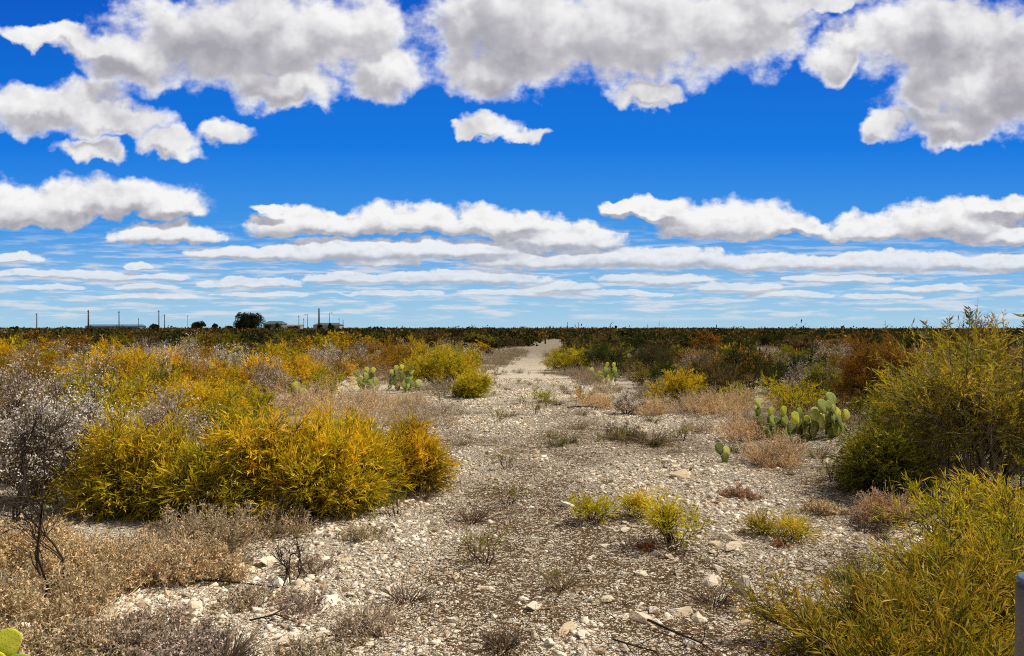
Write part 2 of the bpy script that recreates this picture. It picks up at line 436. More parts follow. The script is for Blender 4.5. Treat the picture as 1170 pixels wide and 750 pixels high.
    so.location = (8, 6, 30)
build_world()

cam_d = bpy.data.cameras.new('camera'); cam = bpy.data.objects.new('camera', cam_d); link(cam)
cam_d.lens = 26.0*F/845.0; cam_d.sensor_width = 36.0; cam_d.sensor_fit = 'HORIZONTAL'
cam_d.clip_start = 0.05; cam_d.clip_end = 20000
cam.location = (0, 0, H); cam.rotation_euler = (math.radians(90.0), 0, 0)
scene.camera = cam
scene.render.engine = 'CYCLES'
scene.view_settings.view_transform = 'Standard'; scene.view_settings.look = 'None'
scene.view_settings.exposure = 0; scene.view_settings.gamma = 1
cy = scene.cycles
cy.max_bounces = 5; cy.diffuse_bounces = 3; cy.glossy_bounces = 2; cy.transmission_bounces = 3; cy.transparent_max_bounces = 4
cy.use_denoising = False
cy.pixel_filter_type = 'BLACKMAN_HARRIS'; cy.filter_width = 1.1
cy.sample_clamp_indirect = 4.0

if globals().get('SKY_ONLY'): raise SystemExit(0)

# --------------------------------------------------------------------------- ground
def sinh_axis(a, b, n, k):
    """axis from a to b, densest around zero"""
    s = np.linspace(math.asinh(a/k), math.asinh(b/k), n)
    return k*np.sinh(s)

def grid_mesh(name, xs, ys, zf, attrs):
    X, Y = np.meshgrid(xs, ys)
    Z = zf(X, Y)
    V = np.stack([X.ravel(), Y.ravel(), Z.ravel()], 1)
    nx, ny = len(xs), len(ys)
    i = (np.arange(ny-1)[:, None]*nx+np.arange(nx-1)[None, :]).ravel()
    T = np.concatenate([np.stack([i, i+1, i+nx+1], 1), np.stack([i, i+nx+1, i+nx], 1)])
    return tri_mesh(name, V, T, {k: f(X, Y).ravel() for k, f in attrs.items()}, smooth=True)

def track_mask(X, Y):
    l, r = track_edges(Y)
    c = 0.5*(l+r); w = 0.5*(r-l) + 0.35*np.sin(Y*1.3+X*0.4)*0.6 + 0.2*np.sin(Y*3.1)
    return np.clip(1.0-(np.abs(X-c)-w)/0.8, 0, 1)*np.clip((125-Y)/20, 0, 1)

EXTRA_HOLES = []
gm = grid_mesh('ground', sinh_axis(-9000, 9000, 300, 4.0), sinh_axis(-60, 12000, 340, 5.0), gz,
               {'track': track_mask, 'bare': bare, 'far': lambda X, Y: np.clip((np.hypot(X, Y)-500)/400, 0, 1)})
tag(obj('ground', gm, ground_material()), kind='structure')

# --------------------------------------------------------------------------- plant building blocks
def unit(v):
    return v/np.maximum(np.linalg.norm(v, axis=-1, keepdims=True), 1e-9)

def grow(P, n, t0, t1, L, spread, up, K, wob, r, lvar=0.35):
    """n child polylines on every parent polyline P (N,K0,3)"""
    N, K0, _ = P.shape
    t = r.uniform(t0, t1, (N, n))*(K0-1)
    i = np.minimum(t.astype(int), K0-2); f = (t-i)[..., None]
    rows = np.arange(N)[:, None]
    pos = P[rows, i]*(1-f)+P[rows, i+1]*f
    tan = unit(P[rows, i+1]-P[rows, i])
    d = unit(tan + spread*r.normal(size=(N, n, 3)) + np.array([0, 0, up]))
    pos = pos.reshape(-1, 3); d = d.reshape(-1, 3)
    return extend(pos, d, L, K, wob, r, lvar)

def extend(pos, d, L, K, wob, r, lvar=0.35, grav=0.0):
    M = len(pos)
    ln = (L*(1-lvar+2*lvar*r.random(M)))[:, None]/(K-1)
    out = np.empty((M, K, 3)); out[:, 0] = pos
    for k in range(1, K):
        d = unit(d + wob*r.normal(size=(M, 3)) + np.array([0, 0, -grav]))
        out[:, k] = out[:, k-1]+d*ln
    return out

def tubes(P, r0, r1, sides=3):
    """thin branches as prisms along the polylines"""
    N, K, _ = P.shape
    tan = np.gradient(P, axis=1); tan = unit(tan)
    ref = np.where(np.abs(tan[..., 2:3]) > 0.9, np.array([1.0, 0, 0]), np.array([0, 0, 1.0]))
    a = unit(np.cross(tan, ref)); b = np.cross(tan, a)
    rad = np.linspace(1, 0, K)[None, :, None]
    r0 = np.broadcast_to(np.asarray(r0, float).reshape(-1, 1, 1), (N, 1, 1)); r1 = np.broadcast_to(np.asarray(r1, float).reshape(-1, 1, 1), (N, 1, 1))
    rad = r1+(r0-r1)*rad
    V = np.stack([P+rad*(math.cos(2*math.pi*s/sides)*a+math.sin(2*math.pi*s/sides)*b) for s in range(sides)], 2)
    base = (np.arange(N)[:, None]*K+np.arange(K-1)[None, :])*sides
    T = []
    for s in range(sides):
        s2 = (s+1) % sides
        q0, q1, q2, q3 = base+s, base+s2, base+sides+s2, base+sides+s
        T += [np.stack([q0, q1, q2], -1).reshape(-1, 3), np.stack([q0, q2, q3], -1).reshape(-1, 3)]
    return V.reshape(-1, 3), np.concatenate(T)

def blades(pos, d, L, W, r, bend=0.25):
    """one narrow folded leaf per point: 4 verts, 2 triangles"""
    M = len(pos)
    s = unit(np.cross(d, r.normal(size=(M, 3))))
    nrm = np.cross(s, d)
    L = (L*r.uniform(0.4, 1.4, M))[:, None]; W = (W*r.uniform(0.6, 1.4, M))[:, None]
    v1 = pos+d*L*0.45+s*W*0.5; v2 = pos+d*L*0.45-s*W*0.5
    v3 = pos+d*L+nrm*L*(r.uniform(-bend, bend, (M, 1)))
    V = np.stack([pos, v1, v2, v3], 1).reshape(-1, 3)
    b = np.arange(M)[:, None]*4
    T = np.concatenate([b+np.array([0, 1, 2]), b+np.array([1, 3, 2])])
    return V, T

def join(parts):
    """parts: list of (V, T, tint or None)"""
    Vs, Ts, A, off = [], [], [], 0
    for V, T, a in parts:
        Vs.append(V); Ts.append(T+off); off += len(V)
        A.append(np.full(len(V), 0.5) if a is None else a)
    return np.concatenate(Vs), np.concatenate(Ts), np.concatenate(A)

def stems_of(h, rad, n, r, K=6, lean=1.0, low=0.02):
    """main stems rising from a small base and spreading into a rounded crown"""
    ph = r.uniform(0, 2*math.pi, n)
    el = np.arcsin(np.clip(r.uniform(low, 1.0, n)**0.8, 0, 1))
    ir = 0.86+0.20*np.sin(2*ph+r.uniform(0, 6))+0.14*np.sin(5*ph+r.uniform(0, 6))
    base = np.stack([np.cos(ph)*rad*0.3*r.random(n), np.sin(ph)*rad*0.3*r.random(n), np.full(n, -0.03)], 1)
    tip = np.stack([np.cos(ph)*np.cos(el)*rad*0.9*ir, np.sin(ph)*np.cos(el)*rad*0.9*ir, h*(0.16+0.68*np.sin(el))], 1)
    tip *= r.uniform(0.55, 1.1, (n, 1))
    t = np.linspace(0, 1, K)[None, :, None]
    mid = (base+tip)*0.5; mid[:, 2] += 0.12*h
    P = (1-t)**2*base[:, None]+2*t*(1-t)*mid[:, None]+t*t*tip[:, None]
    P[:, 1:] += r.normal(size=(n, K-1, 3))*0.03*rad
    return P

def feathery(h, rad, seed, nst=14, nb=7, nt=6, nl=12, leaf=(0.075, 0.011), twig=0.22, droop=0.05, spread=0.42, branch_lw=0.008, up=0.12):
    """dense shrub of narrow leaves set along fine twigs; returns (foliage, branches)"""
    r = np.random.default_rng(seed)
    S = stems_of(h, rad, nst, r)
    size = 0.5*(h+rad)
    B = grow(S, nb, 0.3, 1.0, 0.34*size, 0.6, 0.15, 5, 0.16, r)
    T = grow(B, nt, 0.25, 1.0, twig, 0.6, up, 5, 0.14, r)
    K = T.shape[1]
    if nl > 0:
        N = len(T)
        t = (np.arange(nl)+r.random((N, nl)))/nl*(K-1)*0.95+0.05*(K-1)
        i = np.minimum(t.astype(int), K-2); f = (t-i)[..., None]; rows = np.arange(N)[:, None]
        pos = (T[rows, i]*(1-f)+T[rows, i+1]*f)
        tan = unit(T[rows, i+1]-T[rows, i])
        d = unit(tan+spread*r.normal(size=(N, nl, 3))+np.array([0, 0, -droop]))
        bt = np.repeat(r.normal(0, 0.20, len(B)), nt)[:, None]+r.normal(0, 0.10, (N, 1))+r.normal(0, 0.14, (N, nl))
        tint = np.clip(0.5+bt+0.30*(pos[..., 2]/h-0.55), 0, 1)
        keep = pos[..., 2].ravel() > 0.02
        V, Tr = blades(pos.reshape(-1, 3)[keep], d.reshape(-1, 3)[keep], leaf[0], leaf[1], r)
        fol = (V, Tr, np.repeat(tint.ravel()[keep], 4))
    tw = join([tubes(S, branch_lw*2.0, branch_lw*0.7)+(None,), tubes(B, branch_lw*0.7, branch_lw*0.25)+(None,), tubes(T[:, ::2], branch_lw*0.28, branch_lw*0.12)+(None,)])
    return fol, tw

def tufted(h, rad, seed, nst=12, nb=8, nt=6, nf=5, fl=0.022, cover=0.5):
    """twiggy shrub whose twigs end in small pale seed tufts"""
    r = np.random.default_rng(seed)
    S = stems_of(h, rad, nst, r)
    size = 0.5*(h+rad)
    B = grow(S, nb, 0.25, 1.0, 0.34*size, 0.55, 0.25, 5, 0.16, r)
    T = grow(B, nt, 0.3, 1.0, 0.16*size+0.05, 0.6, 0.35, 4, 0.16, r)
    tip = T[:, -1]
    k = r.random(len(T)) < (cover+(1-cover)*np.clip(tip[:, 2]/h, 0, 1))
    tip = tip[k]
    c = np.repeat(tip, nf, 0)+r.normal(0, fl*0.8, (len(tip)*nf, 3))
    d = unit(r.normal(size=c.shape)+np.array([0, 0, 0.6]))
    V, Tr = blades(c, d, fl, fl*0.75, r)
    tint = np.clip(np.repeat(r.normal(0.5, 0.3, len(tip)), nf)+r.normal(0, 0.15, len(c)), 0, 1)
    fol = (V, Tr, np.repeat(tint, 4))
    tw = join([tubes(S, 0.012, 0.005)+(None,), tubes(B, 0.0055, 0.0025)+(None,), tubes(T, 0.0028, 0.0014)+(None,)])
    return fol, tw

def drybrush(h, rad, seed, n=150, nt=9, nl=5, leaf=(0.02, 0.009), w=0.0032):
    """low grey-brown brush: many fine stems with a few shrivelled leaves"""
    r = np.random.default_rng(seed)
    ph = r.uniform(0, 2*math.pi, n); rr = rad*(0.8+0.3*np.sin(2*ph+seed)+0.15*np.sin(5*ph+2*seed))*np.sqrt(r.random(n))
    base = np.stack([np.cos(ph)*rr, np.sin(ph)*rr, np.full(n, -0.02)], 1)
    d = unit(np.stack([np.cos(ph)*rr/rad*0.7, np.sin(ph)*rr/rad*0.7, np.ones(n)], 1)+0.28*r.normal(size=(n, 3)))
    hh = h*(1-0.25*(rr/rad)**2)*np.where(r.random(n) < 0.12, 1.25, 1.0)
    S = extend(base, d, 1.0, 6, 0.13, r, 0.0)
    S = base[:, None]+(S-base[:, None])*(hh*r.uniform(0.3, 1.05, n))[:, None, None]
    T = grow(S, nt, 0.25, 1.0, 0.25*h, 0.6, 0.3, 4, 0.22, r)
    N = len(T)
    t = r.uniform(0.2, 1.0, (N, nl))*3; i = np.minimum(t.astype(int), 2); f = (t-i)[..., None]; rows = np.arange(N)[:, None]
    pos = (T[rows, i]*(1-f)+T[rows, i+1]*f).reshape(-1, 3)
    V, Tr = blades(pos, unit(r.normal(size=pos.shape)), leaf[0], leaf[1], r, 0.5)
    tint = np.clip(np.repeat(r.normal(0.5, 0.28, N), nl)+r.normal(0, 0.2, len(pos)), 0, 1)
    S2 = S.copy()
    a = join([tubes(S2, w, w*0.45)+(None,), tubes(T, w*0.5, w*0.25)+(None,)])
    at_ = np.clip(r.normal(0.5, 0.36, len(S)+len(T)), 0, 1)
    ta = np.concatenate([np.repeat(at_[:n], 6*3), np.repeat(at_[n:], 4*3)])
    return (V, Tr, np.repeat(tint, 4)), (a[0], a[1], ta)

def grasstuft(h, rad, seed, n=260, w=0.005, lean=0.5):
    r = np.random.default_rng(seed)
    ph = r.uniform(0, 2*math.pi, n); rr = rad*0.35*np.sqrt(r.random(n))
    base = np.stack([np.cos(ph)*rr, np.sin(ph)*rr, np.full(n, -0.02)], 1)
    d = unit(np.stack([np.cos(ph)*lean, np.sin(ph)*lean, np.ones(n)], 1)*r.uniform(0.5, 1.2, (n, 1))+0.35*r.normal(size=(n, 3))*np.array([1, 1, 0.3]))
    P = extend(base, d, h*1.1, 6, 0.08, r, 0.45, grav=0.12)
    V, T = tubes(P, w, w*0.2)
    return V, T, np.repeat(np.clip(r.normal(0.5, 0.22, n), 0, 1), 18)

def mesh_of(name, part):
    return tri_mesh(name, part[0], part[1], {'tint': part[2]})

TWIG_DARK = (0.085, 0.062, 0.045); TWIG_GREY = (0.30, 0.235, 0.17); TWIG_TAN = (0.42, 0.30, 0.17)

def plant(name, label, cat, x, y, meshes, color, twig=TWIG_DARK, rz=None, scale=(1, 1, 1), group=None, mats=(M_LEAF, M_TWIG), names=('foliage', 'branches')):
    t = thing(name, label, cat, (x, y, float(gz(x, y))), rnd.uniform(0, 6.28) if rz is None else rz, scale, group)
    for me, nm, mt, c in zip(meshes, names, mats, (color, twig)):
        if me is not None: obj(nm, me, mt, t, c)
    return t

OCC = []      # footprints already taken: (x, y, r)
def taken(x, y, r, k=0.7):
    return any((x-a)**2+(y-b)**2 < ((r+c)*k)**2 for a, b, c in OCC)

def spot(cx, base, hw, top, back=0.55):
    """front edge at pixel row base, half width hw px, crown top at row top -> x, y, radius, height"""
    d0 = depth_of(base)
    r = hw*d0/F
    d = d0+back*r
    x = (cx-585)*d/F
    h = H-(top-HOR)*(d0+0.6*r)/F
    return x, d, r*0.92, max(h*0.97-0.05, 0.12)

GOLD = (0.74, 0.46, 0.018); YELLOW = (0.68, 0.50, 0.022); YGREEN = (0.56, 0.445, 0.022); OLIVE = (0.27, 0.24, 0.018)
ORANGE = (0.46, 0.26, 0.018); RUST = (0.32, 0.16, 0.022); DKGREEN = (0.055, 0.070, 0.016); MUD = (0.17, 0.12, 0.045)

def hero(name, label, cx, base, hw, top, color, seed, cat='shrub', dens=1.0, leaf=(0.082, 0.0105), mats=(M_LEAF, M_TWIG), **kw):
    twig_col = kw.pop('twig_col', TWIG_DARK)
    x, y, r, h = spot(cx, base, hw, top)
    OCC.append((x, y, r))
    a = dict(nst=int(18*dens)+2, nb=7, nt=8, nl=14, leaf=leaf)
    a.update(kw)
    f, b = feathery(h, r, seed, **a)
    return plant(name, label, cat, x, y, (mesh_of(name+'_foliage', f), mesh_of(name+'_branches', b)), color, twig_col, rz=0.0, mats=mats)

# the yellow shrubs close by on the left
hero('feathery_shrub', 'largest golden yellow feathery shrub on the left edge of the track, full rounded crown', 318, 592, 98, 462, YELLOW, 11, dens=1.5)
hero('feathery_shrub', 'orange gold low shrub at the right end of the big yellow clump beside the track', 466, 560, 44, 480, (0.66, 0.44, 0.02), 12, dens=1.2)
hero('feathery_shrub', 'bright yellow shrub between the largest golden shrub and its low orange gold neighbour', 405, 578, 66, 484, YELLOW, 13, dens=1.3)
hero('feathery_shrub', 'loose yellow green shrub with dark branches showing, left of the largest golden shrub', 160, 596, 96, 486, YGREEN, 14, dens=1.3)
hero('feathery_shrub', 'wide pale yellow shrub behind the loose yellow green one', 225, 496, 70, 446, YELLOW, 15, dens=1.4)
hero('feathery_shrub', 'tall golden orange shrub behind the white tufted bush near the left horizon', 120, 462, 84, 401, GOLD, 16, dens=1.4)
hero('feathery_shrub', 'green yellow shrub behind the tan brush, left of the upper track', 505, 448, 46, 396, YGREEN, 17, dens=1.1)
hero('feathery_shrub', 'small bright green yellow shrub on the left lip of the upper track', 540, 456, 27, 427, YGREEN, 18, dens=0.9)
hero('feathery_shrub', 'rusty gold shrub above the clump of prickly pear left of the track', 455, 428, 40, 386, ORANGE, 19, dens=1.1)
hero('feathery_shrub', 'brown orange shrub at the far left edge behind the white bush', 22, 480, 56, 396, (0.40, 0.24, 0.03), 20, dens=1.2)
hero('feathery_shrub', 'golden shrub in the middle of the left scrub, below the dark tree', 330, 450, 62, 400, GOLD, 21, dens=1.2)
hero('feathery_shrub', 'low green yellow shrub between the loose yellow green shrub and the largest golden one', 240, 594, 62, 500, YGREEN, 131, dens=1.0)
hero('feathery_shrub', 'sprawling mustard yellow shrub at the front between the largest golden and the bright yellow shrub', 362, 590, 58, 490, YELLOW, 132, dens=1.0)
hero('feathery_shrub', 'pale yellow shrub spreading behind the bright yellow shrub beside the track', 395, 545, 56, 478, YELLOW, 133, dens=1.0)
# right of the track
hero('feathery_shrub', 'rounded olive yellow shrub on the right edge of the far track', 652, 427, 36, 396, YGREEN, 22, dens=1.0)
hero('feathery_shrub', 'orange olive shrub beside the rounded olive one right of the far track', 702, 422, 34, 396, (0.34, 0.22, 0.016), 23, dens=1.0)
hero('feathery_shrub', 'rust orange shrub behind the bright yellow one right of the track', 842, 440, 54, 397, ORANGE, 24, dens=1.2)
hero('feathery_shrub', 'bright yellow compact shrub in front of the rust orange one', 775, 462, 36, 419, YELLOW, 25, dens=1.0)
hero('feathery_shrub', 'dark brown green shrub with bare grey branches right of the far track', 748, 434, 42, 390, (0.075, 0.062, 0.02), 26, dens=0.9, nl=8)
hero('feathery_shrub', 'tall rusty orange bush left of and behind the big green bush', 1012, 486, 80, 376, RUST, 27, dens=2.2)
hero('feathery_shrub', 'orange brown bush behind the big green bush at the right edge', 1120, 500, 90, 382, (0.27, 0.15, 0.018), 28, dens=1.5)

# the big green bush on the right and the yellow one below it
BIGG = (0.36, 0.31, 0.018)
hero('leafy_bush', 'biggest green bush on the right, taller than the horizon, yellow leaf tips', 1118, 572, 142, 386, BIGG, 31, cat='bush', dens=1.8,
     leaf=(0.072, 0.0135), mats=(M_LEAFG, M_TWIG), twig=0.36, branch_lw=0.010, nt=8, nl=15, up=0.35, twig_col=TWIG_GREY)
hero('leafy_bush', 'olive leafy bush filling the left shoulder of the biggest green bush, below the rusty bush', 1050, 535, 72, 404, (0.36, 0.31, 0.018), 37, cat='bush', dens=1.4,
     leaf=(0.07, 0.0125), mats=(M_LEAFG, M_TWIG), twig=0.24)
hero('leafy_bush', 'low yellow green bush under the left side of the biggest green bush', 1010, 565, 50, 470, (0.30, 0.28, 0.016), 32, cat='bush', dens=0.8,
     leaf=(0.065, 0.012), mats=(M_LEAFG, M_TWIG))

def front_bush(name, label, x, y, r, h, color, seed, dens, **kw):
    OCC.append((x, y, r))
    a = dict(nst=int(17*dens)+2, nb=7, nt=7, nl=13, leaf=(0.07, 0.0068)); a.update(kw)
    f, b = feathery(h, r, seed, **a)
    return plant(name, label, 'bush', x, y, (mesh_of(name+'_foliage', f), mesh_of(name+'_branches', b)), color, rz=0.0, mats=(M_LEAFG, M_TWIG))
front_bush('leafy_bush', 'bright yellow leafy bush at the right edge behind the wooden post', 3.55, 5.0, 1.05, 0.50, (0.52, 0.44, 0.016), 33, 1.5)
front_bush('leafy_bush', 'olive yellow bush spilling onto the gravel at the bottom, left of the wooden post', 1.86, 3.72, 0.86, 0.36, (0.33, 0.275, 0.016), 34, 1.4, twig=0.18)
front_bush('leafy_bush', 'yellow green bush between the wooden post and the olive bush on the gravel', 2.60, 4.10, 0.80, 0.42, (0.39, 0.33, 0.016), 35, 1.3, twig=0.2)
front_bush('leafy_bush', 'lowest olive bush in the bottom right, against the wooden post', 1.80, 3.1, 0.55, 0.30, (0.34, 0.27, 0.016), 36, 1.2, twig=0.16)

# upright shoots above the big bush, against the sky
def shoot(label, px, d, ytop, seed, color=(0.22, 0.24, 0.06)):
    r = np.random.default_rng(seed)
    x = (px-585)*d/F; h = H-(ytop-HOR)*d/F
    base = np.array([[x, d, 0.9]]); 
    S = extend(np.array([[0, 0, 0.0]]), np.array([[r.normal()*0.12, r.normal()*0.1, 1.0]]), h, 8, 0.05, r, 0.0)
    top = S[0, 4:]
    n = 46
    t = r.uniform(0, 1, n)**0.7*3; i = np.minimum(t.astype(int), 2); f = (t-i)[:, None]
    pos = top[i]*(1-f)+top[i+1]*f
    ph = r.uniform(0, 6.28, n)
    dd = unit(np.stack([np.cos(ph), np.sin(ph), r.uniform(0.3, 1.1, n)], 1))
    V, T = blades(pos, dd, 0.085, 0.019, r)
    tint = np.repeat(np.clip(r.normal(0.45, 0.2, n), 0, 1), 4)
    plant('leafy_shoot', label, 'plant', x, d, (mesh_of('shoot_leaves', (V, T, tint)), mesh_of('shoot_stem', tubes(S, 0.009, 0.003)+(np.full(24, 0.5),))), color, rz=0.0, mats=(M_LEAFG, M_TWIG), names=('foliage', 'stem'))
shoot('tallest leafy shoot against the sky above the biggest green bush', 1112, 7.4, 349, 41)
shoot('thin reddish shoot against the sky, right of the tallest leafy shoot', 1144, 7.2, 350, 42, (0.24, 0.16, 0.06))
shoot('leafy green shoot at the right edge of the photo against the sky', 1166, 7.0, 354, 43, (0.28, 0.27, 0.04))
shoot('small pale shoot rising over the rusty bush at the horizon', 1034, 8.6, 366, 44, (0.30, 0.2, 0.09))
shoot('middle pale shoot between the rusty bush and the tallest leafy shoot', 1083, 8.0, 364, 45, (0.28, 0.2, 0.08))

# white tufted bushes
def tuft_bush(label, cx, base, hw, top, seed, color=(0.86, 0.78, 0.68), twig=(0.20, 0.14, 0.09), **kw):
    x, y, r, h = spot(cx, base, hw, top); OCC.append((x, y, r))
    f, b = tufted(h, r, seed, **kw)
    plant('tufted_bush', label, 'bush', x, y, (mesh_of('tuft_foliage', f), mesh_of('tuft_branches', b)), color, twig, rz=0.0, mats=(M_FLUFF, M_TWIG), names=('seed_tufts', 'branches'))
tuft_bush('biggest grey bush with white seed tufts at the left edge', 45, 592, 84, 432, 51, nst=26, nb=11, nt=9, fl=0.022, cover=0.55)
tuft_bush('spreading white tufted bush between the biggest one and the loose yellow green shrub', 98, 560, 58, 442, 511, nst=20, nb=10, nt=8, fl=0.021, cover=0.5)
tuft_bush('brown and white tufted bush at the left edge above the biggest one', 12, 530, 60, 414, 512, color=(0.72, 0.60, 0.48), nst=20, nb=10, nt=8, fl=0.024)
tuft_bush('white tufted bush behind the biggest one, below the tall golden shrub', 95, 492, 52, 402, 52, nst=16, nb=9, nt=7)
tuft_bush('grey white tufted bush in the middle of the left scrub', 205, 440, 46, 388, 53, nst=16, nb=9, nt=7, fl=0.028)
tuft_bush('grey twiggy bush with pale tufts right of the tall golden shrub', 172, 452, 38, 396, 54, nst=14, nb=8, nt=7, fl=0.026)
tuft_bush('small white tufted bush on the right edge of the track', 716, 473, 17, 442, 55, nst=12, nb=7, nt=6, fl=0.024)
tuft_bush('grey twiggy bush behind the prickly pear row', 925, 458, 48, 416, 56, color=(0.54, 0.47, 0.40), nst=16, nb=9, nt=7, fl=0.02, cover=0.2)
tuft_bush('pale tufted bush left of the golden shrub below the dark tree', 265, 440, 38, 396, 57, nst=14, nb=8, nt=7, fl=0.028)
tuft_bush('pale tufted bush beside the golden shrub below the dark tree, on its track side', 376, 434, 34, 393, 58, nst=14, nb=8, nt=7, fl=0.028)

# dry brush
def brush(label, cx, base, hw, top, seed, color=(0.30, 0.20, 0.10), twig=TWIG_TAN, **kw):
    color = [min(0.85, c*k) for c, k in zip(color, (1.85, 2.0, 2.3))]; twig = [min(0.85, c*1.6) for c in twig]
    x, y, r, h = spot(cx, base, hw, top); OCC.append((x, y, r))
    f, b = drybrush(h, r, seed, **kw)
    plant('dry_brush', label, 'brush', x, y, (mesh_of('dry_leaves', f), mesh_of('dry_stems', b)), color, twig, rz=0.0, mats=(M_DRY, M_TWIG), names=('foliage', 'stems'))
brush('brown dry brush filling the bottom left, nearest the lower left corner', 55, 730, 120, 640, 61, n=330, color=(0.33, 0.24, 0.125))
brush('tan dry brush in the lower left between the twiggy sapling and the gravel', 175, 668, 74, 596, 62, n=260, color=(0.34, 0.245, 0.14))
brush('greyish dry brush at the bottom edge beside the gravel', 150, 760, 80, 690, 63, n=240, color=(0.28, 0.20, 0.13), twig=TWIG_GREY)
brush('brown grey brush under the front of the loose yellow green shrub', 235, 628, 56, 560, 64, n=220, color=(0.28, 0.20, 0.10), twig=TWIG_GREY)
brush('brown brush under the front of the largest golden shrub', 312, 606, 40, 556, 65, n=150, color=(0.26, 0.18, 0.09), twig=TWIG_GREY)
brush('tan brush at the left edge below the biggest white tufted bush', 30, 655, 60, 585, 66, n=220, color=(0.36, 0.25, 0.12))
brush('tan grey brush along the left of the gravel, above the fallen dark branch', 225, 660, 50, 606, 611, n=220, color=(0.34, 0.23, 0.12))
brush('brown brush at the bottom edge, close to the lime cactus pads', 70, 775, 90, 700, 612, n=320, color=(0.31, 0.225, 0.125))
brush('light tan brush around the foot of the black bare sapling', 95, 672, 60, 604, 613, n=220, color=(0.38, 0.26, 0.13))
brush('grey brush at the bottom edge right of the greyish one', 215, 770, 60, 712, 614, n=230, color=(0.27, 0.20, 0.14), twig=TWIG_GREY)
brush('thin brown brush on the stones just right of the small dark bare sapling', 352, 650, 30, 620, 615, n=70, nt=6, color=(0.25, 0.19, 0.13))
brush('straggly tan brush on the stones between the fallen dark branch and the short dark stick', 285, 694, 40, 656, 616, n=90, nt=6, color=(0.29, 0.22, 0.14))
brush('low straw brush at the bottom edge, right of the tan rock', 345, 768, 46, 716, 617, n=120, color=(0.30, 0.235, 0.15))
brush('thin straw brush at the foot of the bright yellow shrub on the stony bank', 415, 612, 30, 584, 618, n=70, nt=6, color=(0.29, 0.225, 0.14))
brush('small grey brush on the gravel left of the track centre', 345, 702, 36, 662, 67, n=60, nt=5, nl=3, color=(0.24, 0.17, 0.12), twig=(0.24, 0.17, 0.12))
brush('greyish tuft of fine brush on the gravel near the bottom edge', 420, 722, 40, 670, 68, n=170, nt=5, color=(0.33, 0.25, 0.17), twig=(0.34, 0.26, 0.18), nl=2)
brush('broad tan brush beyond the big yellow clump, left of the track', 405, 492, 62, 432, 69, n=220, color=(0.40, 0.28, 0.15))
brush('grey tan brush between the big yellow clump and the track', 480, 490, 40, 452, 70, n=170, color=(0.36, 0.27, 0.17), twig=TWIG_GREY)
brush('reddish tan brush in front of the small cactus left of the track', 345, 478, 42, 430, 71, n=170, color=(0.34, 0.20, 0.12))
brush('tan rounded brush left of the small white tufted bush', 690, 468, 28, 442, 72, n=140, color=(0.42, 0.29, 0.14))
brush('tan brush under the bright yellow compact shrub', 808, 476, 44, 440, 73, n=180, color=(0.38, 0.26, 0.13))
brush('brown tan brush in front of the prickly pear row', 884, 528, 34, 478, 74, n=170, color=(0.34, 0.22, 0.12))
brush('pale brush left of the prickly pear row', 848, 500, 30, 462, 75, n=130, color=(0.40, 0.28, 0.15))
brush('brown brush in the shadow below the biggest green bush', 1012, 596, 34, 548, 76, n=130, color=(0.28, 0.16, 0.09))
brush('small brown brush on the gravel left of the shadowed brush', 938, 584, 20, 556, 77, n=80, color=(0.34, 0.24, 0.13))
brush('small reddish brush on the gravel below the little cactus', 846, 570, 19, 548, 78, n=60, color=(0.23, 0.13, 0.08))
brush('dark brown low brush on the right side of the track', 712, 500, 24, 474, 79, n=90, color=(0.15, 0.10, 0.06), twig=TWIG_DARK)
brush('tan brush hiding the foot of the cactus clump furthest from the track on the left', 420, 466, 30, 437, 801, n=150, color=(0.36, 0.26, 0.14), twig=TWIG_GREY)
brush('tan brush hiding the foot of the cactus clump below the rusty gold shrub', 468, 470, 30, 441, 802, n=150, color=(0.38, 0.27, 0.15))
brush('low brown brush hiding the foot of the cactus clump right of the far track', 694, 448, 24, 431, 803, n=120, color=(0.26, 0.19, 0.11), twig=TWIG_GREY)
brush('tan brush between the bright yellow compact shrub and the small white tufted bush', 745, 474, 24, 444, 804, n=130, color=(0.37, 0.27, 0.14))
brush('straw coloured brush below the rust orange shrub, beside the bright yellow compact shrub', 838, 470, 32, 436, 805, n=150, color=(0.36, 0.25, 0.12))
brush('thin grey brush between the spiky dry tuft and the brown tan brush', 800, 492, 22, 470, 806, n=70, color=(0.34, 0.26, 0.17), twig=TWIG_GREY)
brush('tan brush behind the prickly pear row', 905, 480, 30, 446, 80, n=130, color=(0.38, 0.26, 0.14))

# small fresh plants on the track
def small_plant(label, cx, base, hw, top, seed, color, dens=0.45):
    x, y, r, h = spot(cx, base, hw*1.1, top); OCC.append((x, y, r))
    f, b = feathery(h, r, seed, nst=int(18*dens)+4, nb=4, nt=3, nl=9, leaf=(0.05, 0.0075), twig=0.11, up=0.4, branch_lw=0.0026)
    plant('yellow_seedling', label, 'plant', x, y, (mesh_of('seedling_foliage', f), mesh_of('seedling_branches', b)), color, rz=0.0)
small_plant('yellow green seedling on the track, left of the group of three', 680, 597, 26, 559, 81, (0.60, 0.50, 0.03))
small_plant('yellow seedling standing in the middle of the group of three on the track', 724, 594, 20, 562, 82, (0.62, 0.48, 0.03))
small_plant('tallest yellow seedling on the right of the group of three on the track', 770, 626, 36, 548, 83, (0.70, 0.56, 0.025), 0.8)
small_plant('sparse yellow green plant on the gravel near the olive bush', 900, 617, 34, 588, 84, (0.60, 0.48, 0.05), 0.5)
small_plant('low green yellow tuft on the far bend of the track', 622, 461, 18, 446, 85, (0.36, 0.34, 0.03), 0.5)
small_plant('low orange yellow plant beside the tan rounded brush on the track', 668, 461, 20, 448, 86, (0.44, 0.28, 0.03), 0.5)
